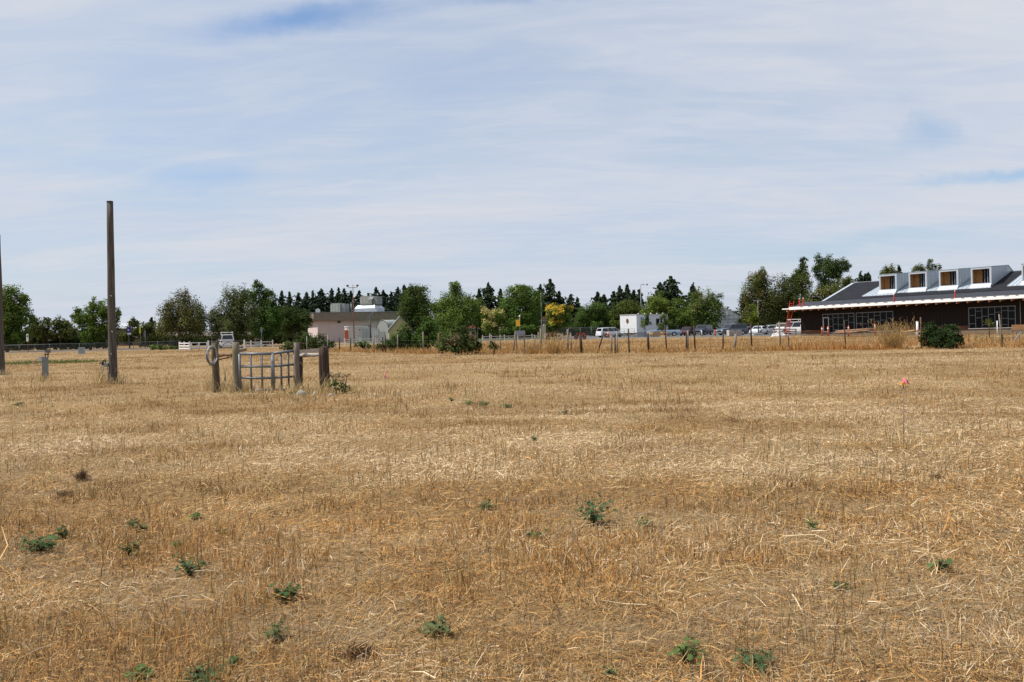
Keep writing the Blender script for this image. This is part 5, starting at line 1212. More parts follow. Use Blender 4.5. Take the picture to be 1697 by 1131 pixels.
def hoop_house(name, label, px, d, wpx, hpx_y, length, rz, end_m, roof_m):
    b = G(px, d); root = thing(name, label, 'greenhouse', b, rz); W_ = S(wpx, d); H_ = P(px, hpx_y, d).z; n = 14; sh = H_ * .45
    arc = [(-W_ / 2, 0)] + [(-W_ / 2 * math.cos(math.pi * k / n), sh + (H_ - sh) * math.sin(math.pi * k / n)) for k in range(n + 1)] + [(W_ / 2, 0)]
    mb = MB(); m_ = len(arc)
    mb.add([(x, 0, z) for x, z in arc] + [(x, length, z) for x, z in arc], [(i, i + 1, m_ + i + 1, m_ + i) for i in range(m_ - 1)], True); mb.build('cover', roof_m, root)
    MB().poly([(x * .985, .02, z * .985) for x, z in arc], (0, .03, 0)).build('end_wall', end_m, root)
    for t in (0, length * .33, length * .66, length): MB().tube([(x * 1.005, t, z * 1.005) for x, z in arc], .05, 6, caps=False).build('hoop', STEEL, root)
    MB().box((.0, -.02, 1.0), (1.2, .05, 2.0)).build('door', GREYM, root)
    return root
hoop_house('greenhouse', 'arched greenhouse with clear roof beside the pink building', 634, 158, 27, 530.5, 9, rad(-32), mat('end_panel_grey', (.30, .31, .29), .7, .1, 2), FILM)
# yellow shed behind the shrubs
d = 150; b = G(645, d); r_ = thing('yellow_shed', 'dull yellow gabled shed half hidden by the dark shrubs', 'shed', b, rad(10)); mb = MB(); w_ = S(38, d); hl, hr = P(645, 548, d).z, P(662, 525, d).z
mb.poly([(0, 0, 0), (w_, 0, 0), (w_, 0, hl), (w_ * .5, 0, hr), (0, 0, hl)], (0, 6, 0)); mb.build('wall', mat('shed_yellow', (.34, .32, .17), .85, .12, 1.5), r_)
mb = MB(); mb.poly([(-.25, -.25, hl - .12), (w_ * .5, -.25, hr + .06), (w_ * .5, 6.2, hr + .06), (-.25, 6.2, hl - .12)], (0, 0, .08)); mb.poly([(w_ * .5, -.25, hr + .06), (w_ + .25, -.25, hl - .12), (w_ + .25, 6.2, hl - .12), (w_ * .5, 6.2, hr + .06)], (0, 0, .08)); mb.build('roof', GREYM, r_)
# gabled greenhouse right
d = 185; b = G(1205, d); gh = thing('greenhouse', 'gabled glass greenhouse behind the parked dark vehicles', 'greenhouse', b, rad(-6))
W_ = S(60, d); He, Hr = P(1173, 530, d).z, P(1199, 508, d).z; xr = S(-6, d); x0, x1 = -W_ / 2, W_ / 2
MB().poly([(x0, 0, 0), (x1, 0, 0), (x1, 0, He), (xr, 0, Hr), (x0, 0, He)], (0, .03, 0)).build('end_wall', FILM2, gh)
mb = MB(); mb.quad((x0 - .1, -.1, He), (xr, -.1, Hr), (xr + 2.5, 26, Hr), (x0 + 2.5, 26, He)); mb.quad((xr, -.1, Hr), (x1 + .1, -.1, He), (x1 + 2.6, 26, He), (xr + 2.5, 26, Hr)); mb.build('roof', FILM2, gh)
mb = MB(); mb.quad((x1, 0, 0), (x1 + 2.5, 26, 0), (x1 + 2.5, 26, He), (x1, 0, He)); mb.quad((x0, 0, 0), (x0, 0, He), (x0 + 2.5, 26, He), (x0 + 2.5, 26, 0)); mb.build('side_wall', FILM2, gh)
for (a, c) in (((x0, 0, He), (xr, 0, Hr)), ((xr, 0, Hr), (x1, 0, He)), ((x0, 0, He), (x1, 0, He)), ((x0, 0, 0), (x0, 0, He)), ((x1, 0, 0), (x1, 0, He)), ((xr, 0, Hr), (xr + 2.5, 26, Hr)), ((x0 + 1.8, 0, He + .9), (x1 - 2.4, 0, He + .9)), ((x0 + 2.6, 0, 0), (x0 + 2.6, 0, He + 1.5)), ((xr + 1, 0, 0), (xr + 1, 0, Hr - .8)), ((x1 - 2, 0, 0), (x1 - 2, 0, He + .8))):
    MB().tube([Vector(a) + Vector((0, -.06, 0)), Vector(c) + Vector((0, -.06, 0))], .045, 6).build('frame', STEEL, gh)
# second roof of the greenhouse range
mb = MB(); mb.quad((x1 + .3, 1, He), (x1 + 5.5, 1, Hr - .6), (x1 + 8, 26, Hr - .6), (x1 + 2.8, 26, He)); mb.build('lean_to_roof', FILM2, gh)
MB().poly([(x1 + .1, 1.1, 0), (x1 + 5.5, 1.1, 0), (x1 + 5.5, 1.1, Hr - .7), (x1 + .1, 1.1, He - .1)], (0, .04, 0)).build('lean_to_wall', filmmat('greenhouse_dim', (.30, .31, .25), .8), gh)
# low brown school at the far left
def lowhouse(name, label, x0, x1, d, y_eave, y_top, wall_m, fascia_m, roof_m, depth=14, wins=0, group=None, rz=0.0, ridge=.5):
    b = G(x0, d); root = thing(name, label, 'building', b, rz, group); W_ = S(x1 - x0, d); he, ht = P((x0 + x1) / 2, y_eave, d).z, P((x0 + x1) / 2, y_top, d).z
    MB().box((W_ / 2, depth / 2, he / 2 - .1), (W_, depth, he - .2)).build('wall', wall_m, root)
    MB().box((W_ / 2, depth / 2 - .0, he - .0), (W_ + 1.0, depth + 1.0, .3)).build('fascia', fascia_m, root)
    mb = MB(); lo = [(-.5, -.5, he + .153), (W_ + .5, -.5, he + .153), (W_ + .5, depth + .5, he + .153), (-.5, depth + .5, he + .153)]
    k = min(W_ * .3, depth * .45); mb.add(lo + [(k, depth / 2, ht), (W_ - k, depth / 2, ht)], [(0, 1, 5, 4), (1, 2, 5), (2, 3, 4, 5), (3, 0, 4)]); mb.build('roof', roof_m, root)
    for i in range(wins):
        x = W_ * (i + .5) / wins; f_ = MB().box((x, -.03, he * .5), (W_ / wins * .5, .06, he * .42)).build('window', GREYM, root)
        MB().box((x, -.07, he * .5), (W_ / wins * .44, .03, he * .36)).build('pane', GLASS, f_)
    return root
BRK = mat('brown_brick', (.20, .12, .085), .85, .2, 3); BRR = mat('brown_roof', (.11, .085, .07), .85, .2, 2)
lowhouse('school_wing', 'low brown building with a pale roof edge under the open crowned tree', 196, 420, 205, 557, 550, BRK, mat('pale_fascia', (.42, .40, .37), .7, .1, 2), BRR, wins=9)
lowhouse('school_wing', 'grey roofed building top showing between the pole and the dark rounded tree', 150, 226, 235, 545.5, 536, mat('grey_brown_wall', (.17, .15, .135), .85, .15, 2), GREYM, mat('pale_metal_roof', (.42, .44, .45), .5, .1, 2), wins=4)
lowhouse('school_wing', 'reddish brown roofed low building behind the yellow sign', 790, 898, 212, 549, 541, mat('tan_wall', (.26, .20, .15), .85, .15, 2), BRR, mat('red_brown_roof', (.16, .085, .065), .85, .2, 2), wins=6)
lowhouse('small_building', 'dark red roofed little pavilion at the right of the bright pointed tree', 779, 792, 180, 545, 537, mat('pavilion_beige', (.34, .29, .23), .85, .1, 2), GREYM, mat('red_roof', (.28, .05, .04), .7, .15, 3), depth=3, wins=1)
d = 178; b = G(892, d); r_ = thing('beige_shed', 'small beige flat block building with a stepped top left of the golden tree', 'shed', b); w_ = S(13, d); h = P(898, 540, d).z
MB().box((w_ * .35, 1.5, h / 2), (w_ * .7, 3, h)).build('wall', mat('shed_beige', (.45, .36, .28), .85, .08, 2), r_); MB().box((w_ * .85, 1.5, h / 2 + .15), (w_ * .295, 3, h + .3)).build('tower', mat('shed_beige', (.45, .36, .28)), r_)
MB().box((w_ * .3, -.02, h * .35), (.55, .06, h * .5)).build('door', BLACKP, r_)
d = 190; b = G(903, d); r_ = thing('chimney', 'brown chimney stack with a flat cap left of the golden tree', 'chimney', b); h = P(903, 525, d).z
MB().box((0, 0, h / 2), (.9, .9, h)).build('stack', BRK, r_); MB().box((-.2, 0, P(903, 532, d).z), (1.9, 1.2, .18)).build('cap', GREYM, r_)

# ------------------------------------------------------------------ site trailer
d = 146; c0 = G(1055.5, d); th_ = rad(40); e1 = Vector((math.cos(th_), math.sin(th_), 0)); e2 = Vector((-math.sin(th_), math.cos(th_), 0))
tr = thing('site_trailer', 'white site office trailer with a bright end wall and two windows', 'trailer', c0, th_)
zb, zt_ = .75, P(1055, 522, d).z; Ln = S(57, d) / math.cos(th_) * 1.06; Wd = S(24.5, d) / math.sin(th_) * .96
TW = mat('trailer_white', (.66, .67, .68), .55, .07, 1.2)
mb = MB(); mb.box((Ln / 2, Wd / 2, (zb + zt_) / 2), (Ln, Wd, zt_ - zb))
k = 0
while k < Ln: mb.box((k + .1, -.012, (zb + zt_) / 2), (.06, .022, zt_ - zb - .1)); k += .3
mb.build('body', TW, tr)
MB().box((Ln / 2, Wd / 2, zt_ + .05), (Ln + .15, Wd + .15, .095)).build('roof', mat('trailer_roof', (.5, .5, .5), .6, .1, 2), tr)
mb = MB(); mb.box((Ln / 2, .1, .36), (Ln - .3, .05, .72)); mb.build('skirting', mat('skirting_grey', (.42, .44, .47), .7, .12, 2), tr)
for (xa, wd_) in ((.62, .11), (.76, .07), (.87, .08)):
    f_ = MB().box((Ln * (xa + wd_ / 2), -.045, zt_ - 1.3), (Ln * wd_, .04, 1.2)).build('window', ALU, tr); MB().box((Ln * (xa + wd_ / 2), -.07, zt_ - 1.3), (Ln * wd_ - .12, .02, 1.08)).build('pane', GLASS, f_)
MB().box((Ln * .18, -.045, zt_ - .7), (.9, .04, .42)).build('notice', mat('blue_notice', (.12, .2, .42), .5, .1, 3), tr)
pts = [(-.02, Wd * .55 + .28 * math.cos(a), zt_ - 1.05 + .42 * math.sin(a)) for a in [2 * math.pi * k / 16 for k in range(16)]]
MB().poly(pts, (-.04, 0, 0)).build('emblem', mat('emblem_brown', (.13, .06, .02), .6, .5, 6), tr)
mb = MB()
for y in (.1, Wd * .35, Wd * .65, Wd - .1): mb.tube([(-.5, y, 0), (-.5, y, zb + .7)], .04, 6)
for z in (.5, zb + .3, zb + .7): mb.tube([(-.5, .1, z), (-.5, Wd - .1, z)], .03, 6)
mb.box((-.3, Wd / 2, zb - .05), (.5, Wd - .1, .06)); mb.build('end_railing', STEEL, tr)
for k in range(5): MB().tube([(Ln * (.1 + .2 * k), .3, zt_ + .1), (Ln * (.1 + .2 * k), .3, zt_ + .28)], .09, 8).build('roof_vent', WHITEP, tr)

# ------------------------------------------------------------------ vehicles
SPEC = {
    'minivan': dict(L=5.0, W=1.95, H=1.76, belt=1.02, hood=.98, xb=-2.42, xq=-2.15, xr=.75, xw=1.75, wb=(-1.5, 1.55), n=3),
    'suv': dict(L=5.4, W=2.0, H=1.90, belt=1.12, hood=1.14, xb=-2.58, xq=-2.38, xr=.65, xw=1.3, wb=(-1.55, 1.65), n=3),
    'sedan': dict(L=4.6, W=1.8, H=1.46, belt=.95, hood=.90, xb=-1.75, xq=-1.0, xr=.35, xw=1.15, wb=(-1.35, 1.4), n=2),
    'hatch': dict(L=4.4, W=1.8, H=1.58, belt=1.0, hood=.95, xb=-2.05, xq=-1.7, xr=.35, xw=1.1, wb=(-1.3, 1.35), n=2),
    'pickup': dict(L=5.8, W=2.0, H=1.85, belt=1.12, hood=1.1, xb=-.62, xq=-.5, xr=.75, xw=1.4, wb=(-1.75, 1.85), n=2, bed=True),
    'van': dict(L=5.0, W=1.95, H=2.0, belt=1.15, hood=1.12, xb=-2.46, xq=-2.36, xr=1.05, xw=1.65, wb=(-1.5, 1.6), n=3),
}
LIGHT = mat('headlight', (.75, .76, .78), .15, .05, 5, spec=.7); TAIL = mat('tail_light', (.45, .02, .015), .2, .1, 5, spec=.6); PLATE = mat('plate', (.6, .6, .58), .5, .05, 4)
def vehicle(kind, label, cat, px, d, head, paint, rack=False):
    sp = SPEC[kind]; L_, W_, H = sp['L'], sp['W'], sp['H']; belt, hood = sp['belt'], sp['hood']
    root = thing({'minivan': 'parked_minivan', 'suv': 'parked_suv', 'sedan': 'parked_car', 'hatch': 'parked_car', 'pickup': 'pickup_truck', 'van': 'parked_van'}[kind], label, cat, G(px, d, .02), rad(head), 'vehicles parked beyond the field')
    w2 = W_ / 2; zb = .30; top_in = .80
    bl = belt if not sp.get('bed') else 1.06
    rear_top = (belt - .02) if kind != 'sedan' else belt + .02
    st = [(-L_ / 2, .42, rear_top * .9, None, .93), (-L_ / 2 + .08, zb + .05, (1.05 if sp.get('bed') else rear_top), None, .98)]
    if sp.get('bed'): st += [(sp['xb'] - .06, zb, 1.05, None, 1.0)]
    if kind == 'sedan': st += [(sp['xb'], zb, belt, None, 1.0)]
    elif not sp.get('bed'): st += [(sp['xb'], zb, belt, None, .99)]
    else: st += [(sp['xb'], zb, belt, None, 1.0)]
    st += [(sp['xq'], zb, belt, H - .05, 1.0), ((sp['xq'] + sp['xr']) / 2, zb, belt, H, 1.0), (sp['xr'], zb, belt, H - .04, 1.0), (sp['xw'], zb, (belt + hood) / 2, None, 1.0),
           (L_ / 2 - .45, zb, hood - .07, None, .97), (L_ / 2 - .08, zb + .04, hood - .22, None, .90), (L_ / 2, .42, hood - .42, None, .84)]
    vs = []; fs = []
    for (x, z0, zl, zr, k) in st:
        w_ = w2 * k; zt = zr if zr else zl + .035; wt = w2 * top_in if zr else w_ * .86
        half = [(w_ * .93, z0), (w_, z0 + (zl - z0) * .35), (w_ * .985, z0 + (zl - z0) * .75), (w_ * .95, zl), (wt, zt - (.03 if zr else .01)), (wt * .82, zt)]
        vs += [(x, y, z) for y, z in half] + [(x, -y, z) for y, z in reversed(half)]
    m_ = 12
    for i in range(len(st) - 1):
        for k in range(m_): fs.append((i * m_ + k, (i + 1) * m_ + k, (i + 1) * m_ + (k + 1) % m_, i * m_ + (k + 1) % m_))
    fs.append(tuple(range(m_))); fs.append(tuple((len(st) - 1) * m_ + k for k in reversed(range(m_))))
    mb = MB(); mb.add(vs, fs, False); body = mb.build('body', paint, root)
    # glass
    yb, yt = w2 * .95 + .012, w2 * top_in + .014; zb_, zt = belt + .05, H - .10
    def side(s, t0, t1):
        x0b = sp['xb'] + .12 if kind != 'sedan' else sp['xb'] + .25; x1b = sp['xw'] - .12; x0t = sp['xq'] + .10; x1t = sp['xr'] - .02
        f = lambda t: (x0b + (x1b - x0b) * t, x0t + (x1t - x0t) * t)
        (a0, c0_), (a1, c1_) = f(t0), f(t1)
        yb2 = yb + (yt - yb) * .12; yt2 = yb + (yt - yb) * .86
        return [(a0, s * yb2, zb_), (a1, s * yb2, zb_), (c1_, s * yt2, zt), (c0_, s * yt2, zt)]
    n = sp['n']
    for s in (-1, 1):
        for i in range(n):
            g_ = (0, .36, .70, 1.0) if n == 3 else (0, .5, 1.0)
            q = side(s, g_[i] + .015, g_[i + 1] - .015); MB().poly(q if s < 0 else list(reversed(q)), (0, s * .012, 0)).build('window', GLASS, root)
    xw, xr, xq, xb = sp['xw'], sp['xr'], sp['xq'], sp['xb']
    zw = (belt + hood) / 2 + .05
    MB().poly([(xw - .06, -yb * .84, zw), (xw - .06, yb * .84, zw), (xr + .08, yt * .82, H - .12), (xr + .08, -yt * .82, H - .12)], (.03, 0, .03)).build('windscreen', GLASS, root)
    MB().poly([(xb + (.04 if kind != 'sedan' else .1), -yb * .82, belt + .08), (xb + (.04 if kind != 'sedan' else .1), yb * .82, belt + .08), (xq - .02, yt * .8, H - .14), (xq - .02, -yt * .8, H - .14)], (-.03, 0, .02)).build('rear_window', GLASS, root)
    # wheels
    R_ = .36 if kind in ('suv', 'pickup') else .33
    for x in sp['wb']:
        for s in (-1, 1):
            y = s * (w2 - .10)
            wh = thing('wheel', None, None); wh.parent = root; wh.matrix_basis = Matrix.Translation((x, y, R_))
            del_ = MB(); del_.tube([(0, -.11, 0), (0, .11, 0)], R_, 20); del_.build('tyre', RUBBER, wh)
            MB().tube([(0, s * .112, 0), (0, s * .122, 0)], R_ * .62, 14).build('rim', RIM, wh)
            arch = [(x + (R_ + .07) * math.cos(a), s * (w2 + .002), max(.31, R_ + (R_ + .07) * math.sin(a))) for a in [math.pi * k / 12 for k in range(13)]]
            MB().poly(arch, (0, s * .006, 0)).build('wheel_arch_shade', BLACKP, root)  # black half disc stands in for the shaded wheel opening
    xf = L_ / 2
    for s in (-1, 1):
        MB().box((xf - .10, s * w2 * .66, hood - .30), (.16, w2 * .34, .15)).build('headlight', LIGHT, root)
        MB().box((-xf + .06, s * w2 * .86, rear_top * .84), (.12, w2 * .16, .30 if kind != 'sedan' else .18)).build('tail_light', TAIL, root)
        MB().box((xw - .25, s * (w2 + .08), belt + .07), (.12, .18, .13)).build('mirror', paint, root)
    MB().box((xf - .02, 0, hood - .42), (.08, W_ * .50, .18)).build('grille', BLACKP, root)
    MB().box((xf - .0, 0, .44), (.14, W_ * .86, .20)).build('bumper', STEEL if kind in ('pickup', 'suv') else paint, root)
    MB().box((-xf - .01, 0, .47), (.14, W_ * .88, .22)).build('bumper', STEEL if kind == 'pickup' else paint, root)
    MB().box((-xf - .085, 0, .62), (.02, .34, .16)).build('plate', PLATE, root)
    MB().box((0, 0, .33), (L_ * .86, W_ * .80, .12)).build('underside', BLACKP, root)
    if sp.get('bed'):
        MB().box(((-xf + sp['xb']) / 2 - .0, 0, 1.088), (sp['xb'] + xf - .28, W_ * .74, .012)).build('bed', BLACKP, root)  # flat black sheet stands in for the shaded bed cavity
    if rack:
        for x in (xq + .3, (xq + xr) / 2, xr - .2):
            mb = MB(); mb.tube([(x, -yt, H - .05), (x, -yt, H + .30), (x, yt, H + .30), (x, yt, H - .05)], .03, 6); mb.build('rack_bar', WHITEP, root)
        for s in (-1, 1): MB().tube([(xq + .2, s * yt, H + .34), (xr, s * yt, H + .34)], .035, 6).build('rack_rail', WHITEP, root)
    return root
def paint(nm, c, r=.3): return mat('paint_' + nm, c, r, .06, 2, spec=.55)
vehicle('minivan', 'silver minivan seen from its rear left side left of the white trailer', 'minivan', 1011, 150, 28, paint('silver', (.66, .68, .72)))
vehicle('pickup', 'light blue pickup truck parked along the white trailer', 'pickup truck', 1100, 143.5, 172, paint('light_blue', (.24, .32, .44)))
vehicle('hatch', 'dark maroon hatchback between the blue pickup and the navy car', 'car', 1139, 147, 244, paint('maroon', (.06, .018, .02)))
vehicle('suv', 'dark navy sport utility vehicle left of the grey blue long one', 'car', 1165, 149, 236, paint('navy', (.018, .024, .05)))
vehicle('suv', 'long grey blue sport utility vehicle with pale bumper facing left', 'car', 1213, 141, 204, paint('grey_blue', (.07, .095, .13)))
vehicle('sedan', 'dark blue car half hidden behind the yellow green young tree', 'car', 1245, 153, 190, paint('dark_blue', (.02, .03, .07)))
vehicle('sedan', 'silver white sedan with its nose toward the field beside the two headed lamp', 'car', 1258, 137, 232, paint('silver_white', (.62, .64, .67)))
vehicle('hatch', 'pale grey car right behind the silver white sedan', 'car', 1276, 140, 186, paint('pale_grey', (.42, .44, .47)))
vehicle('pickup', 'white pickup truck seen from behind left of the red ladder', 'pickup truck', 1297, 136, 62, paint('white', (.70, .70, .70)))
vehicle('van', 'white van with a rack on its roof right of the red ladder', 'van', 1318, 127, 150, paint('white', (.70, .70, .70)), rack=True)
vehicle('van', 'white van with roof rack bars behind the dark arched gate on the left', 'van', 376, 124, 112, paint('van_white', (.64, .66, .70)), rack=True)

# ------------------------------------------------------------------ things around the site
def marker(label, px, py0, py1, d, m_=ORANGE, r=.09, band=True):
    b = G(px, d); h = P(px, py0, d).z; root = thing('marker_post', label, 'marker post', b, 0, 'orange marker posts')
    MB().tube([(0, 0, .06), (0, 0, h * .95), (0, 0, h)], [r, r * .85, r * .5], 12).build('tube', m_, root); MB().tube([(0, 0, 0), (0, 0, .06)], [r * 2.3, r * 2.1], 12).build('base', BLACKP, root)
    if band: MB().tube([(0, 0, h * .7), (0, 0, h * .85)], r * 1.02, 12).build('band', WHITEP, root)
    return root
marker('orange post with white band beside the silver minivan', 1008, 550, 560, 143, r=.2)
marker('orange post in front of the grey blue long vehicle', 1185, 547, 560, 137, r=.11, band=False)
marker('orange post at the left side of the glazed door of the new building', 1362.5, 542, 553, 105.0)
marker('orange post at the right side of the glazed door of the new building', 1372.5, 541, 553, 104.0, r=.1)
marker('orange post right of the pinkish boards, close to the dry bush', 1450.5, 537, 551, 97, r=.09)
marker('small orange post before the left windows above the pinkish boards', 1406.5, 540, 551, 101, r=.08)
marker('small white post in front of the navy vehicle', 1163, 548, 558, 138, WHITEP, r=.1, band=False)
d = 136; b = G(1250.5, d); r_ = thing('traffic_cone', 'small orange traffic cone in front of the silver white sedan', 'traffic cone', b)
MB().tube([(0, 0, .03), (0, 0, .5), (0, 0, .72)], [.17, .07, .03], 12).build('cone', ORANGE, r_); MB().tube([(0, 0, .33), (0, 0, .45)], [.115, .09], 12).build('band', WHITEP, r_); MB().box((0, 0, .015), (.42, .42, .03)).build('base', ORANGE, r_)
# lamp base block
b = G(1256, 130); r_ = thing('concrete_base', 'pale concrete footing slab under the two headed lamp', 'slab', b); MB().box((0, 0, .15), (1.6, 1.2, .3)).box((0, .0, .32), (.9, .8, .06)).build('slab', CONC, r_)
# crates
d = 128; b = G(1219, d); r_ = thing('crate', 'stained pale wooden crate behind the thick grey fence stump', 'crate', b, rad(6)); W_ = S(22, d); h = P(1219, 546.5, d).z; mb = MB(); rng = random.Random(2)
CRT = mat('stained_crate', (.40, .30, .25), .85, .4, 1.6, col2=(.62, .56, .52))
for k in range(8): mb.box((-W_ / 2 + (k + .5) * W_ / 8, 0, h / 2 + .05), (W_ / 8 - .02, .04, h - .1))
mb.build('front_boards', CRT, r_); MB().box((0, .6, h / 2), (W_ - .04, 1.1, h - .12)).build('body', CRT, r_); MB().box((0, -.04, .12), (W_, .03, .1)).build('bottom_rail', WOODG, r_)
# timber sawhorses and loose frame
d = 121; b = G(1300, d); r_ = thing('timber_frame', 'rough timber framework of posts and braces in front of the white vans', 'timber frame', b)
for (x0, y0, x1, y1) in ((1283, 557, 1283, 545), (1301, 556, 1301, 545), (1319, 557, 1319, 547), (1281, 546, 1320, 546), (1284, 555, 1301, 547), (1301, 548, 1310, 550), (1303, 550, 1320, 549), (1283, 557, 1288, 552)):
    p, q = P(x0, y0, d), P(x1, y1, d); p.z = max(p.z, 0); q.z = max(q.z, .05); MB().bar(p, q, .14, .14).build('beam', LUMBER if x0 != 1281 else WOODG, r_, True)
planks('lumber_pile', 'stack of timber lying on top of the rough timber framework', P(1287, 541.5, 121), P(1306, 541.5, 121), 4, 4, 1.0, mat('grey_boards', (.33, .29, .25), .85, .2, 3), 6, .10, .2)
d = 112; b = G(1291, d); r_ = thing('tarp_heap', 'crumpled pale plastic heap at the foot of the timber framework', 'tarp', b); rng = np.random.default_rng(4); mb = MB(); n, m2 = 14, 6; vs = []; fs = []
for i in range(m2):
    for k in range(n):
        a = 2 * math.pi * k / n; t = i / (m2 - 1) * 1.5; rr = 1.0 * math.cos(t) * (1 + rng.uniform(-.2, .2)); vs.append((rr * math.cos(a), rr * math.sin(a) * .6, .55 * math.sin(t) * (1 + rng.uniform(-.25, .25))))
for i in range(m2 - 1):
    for k in range(n): fs.append((i * n + k, i * n + (k + 1) % n, (i + 1) * n + (k + 1) % n, (i + 1) * n + k))
mb.add(vs, fs); mb.build('sheet', mat('plastic_sheet', (.55, .55, .55), .4, .1, 3), r_)
b = G(1307, 75); r_ = thing('tilted_stick', 'short dark stake with a pale top right of the timber framework', 'stake', b)
MB().tube([(0, 0, -.1), (-.03, 0, .55)], .05, 8).build('stake', WOODD, r_); MB().bar((-.12, 0, .75), (.10, 0, .5), .05, .10).build('top_board', WHITEP, r_)
# farm implements behind the dry bushes
RUST = mat('implement_red', (.20, .035, .025), .65, .3, 5); RUST2 = mat('implement_brown', (.16, .09, .06), .8, .3, 5)
def implement(label, px, d, w_, h_, m_, seed):
    rng = random.Random(seed); b = G(px, d); root = thing('farm_implement', label, 'farm implement', b, rad(rng.uniform(-20, 20)), 'old farm implements')
    W_ = S(w_, d); H_ = S(h_, d)
    for (x0, z0, x1, z1) in ((-.5, .35, .5, .45), (-.5, .35, -.3, .9), (.5, .45, .25, 1.0), (-.3, .9, .25, 1.0), (-.1, .4, .1, .95)): MB().bar((x0 * W_, 0, z0 * H_), (x1 * W_, .2, z1 * H_), .13, .13).build('frame_bar', m_, root)
    for x in (-.38, .40):
        wh = thing('wheel', None, None); wh.parent = root; wh.matrix_basis = Matrix.Translation((x * W_, -.35, H_ * .3))
        MB().tube([(0, -.08, 0), (0, .08, 0)], H_ * .3, 16).build('tyre', RUBBER, wh); MB().tube([(0, -.10, 0), (0, -.09, 0)], H_ * .17, 12).build('rim', m_, wh)
    for k in range(6): MB().tube([(W_ * (-.3 + .12 * k), -.1, H_ * .4), (W_ * (-.3 + .12 * k) + .1, -.5, H_ * .15), (W_ * (-.3 + .12 * k), -.6, 0)], .03, 6).build('tine', DKSTEEL, root)
    MB().box((W_ * .05, .25, H_ * .68), (W_ * .34, .5, H_ * .34)).build('hopper', m_, root)
    MB().box((W_ * -.30, .1, H_ * .62), (W_ * .18, .4, H_ * .16)).build('seat', BLACKP, root)
    return root
implement('dark red farm implement behind the middle fence posts', 962, 128, 18, 11, RUST, 1)
implement('brown rusty farm implement behind the feathery bush below the golden tree', 915, 132, 24, 13, RUST2, 2)
d = 118; b = G(928, d); r_ = thing('block', 'pale tilted panel with round holes leaning by the farm implements', 'panel', b, rad(8)); W_ = S(9, d); h = S(12, d)
MB().box((0, 0, h / 2), (W_, .14, h), Matrix.Rotation(rad(8), 3, 'Y')).build('panel', mat('pale_block', (.50, .45, .40), .85, .1, 3), r_)
for (x, z) in ((-.12, .72), (.05, .35)): MB().tube([(x, -.075, h * z), (x, -.085, h * z)], .16, 14).build('hole_shade', BLACKP, r_)  # solid black discs painted for the shade inside the holes
for k, (px_, h_) in enumerate(((1000, 1.2), (976, 1.1))): pass
# striped stall and shelter on the left
d = 135; b = G(428.5, d); r_ = thing('market_stall', 'small stall with a red and white striped awning right of the white van', 'stall', b); W_ = S(12, d); ht = P(428, 561, d).z
for sx_ in (-1, 1):
    for y in (0, 1.3): MB().box((sx_ * W_ * .45, y, ht * .5), (.07, .07, ht)).build('post', WHITEP, r_)
MB().box((0, .1, ht * .22), (W_ * .9, .5, ht * .42)).build('counter', WHITEP, r_)
MB().box((0, 1.25, ht * .55), (W_ * .9, .05, ht * .6)).build('back_panel', mat('stall_dark', (.08, .03, .03), .8, .2, 3), r_)
for k in range(6):
    x0 = -W_ * .55 + k * W_ * 1.1 / 6; x1 = x0 + W_ * 1.1 / 6
    MB().poly([(x0, -.5, ht * .86), (x1, -.5, ht * .86), (x1, 1.4, ht * 1.04), (x0, 1.4, ht * 1.04)], (0, 0, .04)).build('awning_stripe', WHITEP if k % 2 else mat('awning_red', (.55, .12, .09), .7, .05, 3), r_)
d = 140; b = G(357, d); r_ = thing('shelter', 'open shelter with a thin pale roof and posts left of the white van', 'shelter', b); W_ = S(14, d); ht = P(357, 556, d).z
for sx_ in (-.42, .15, .42): MB().box((sx_ * W_, 0, ht / 2), (.10, .10, ht)).build('post', mat('post_tan', (.26, .21, .15), .8, .15, 4), r_)
MB().box((0, 0, ht + .05), (W_, 1.6, .10)).build('roof', mat('shelter_roof', (.55, .54, .50), .6, .08, 3), r_)

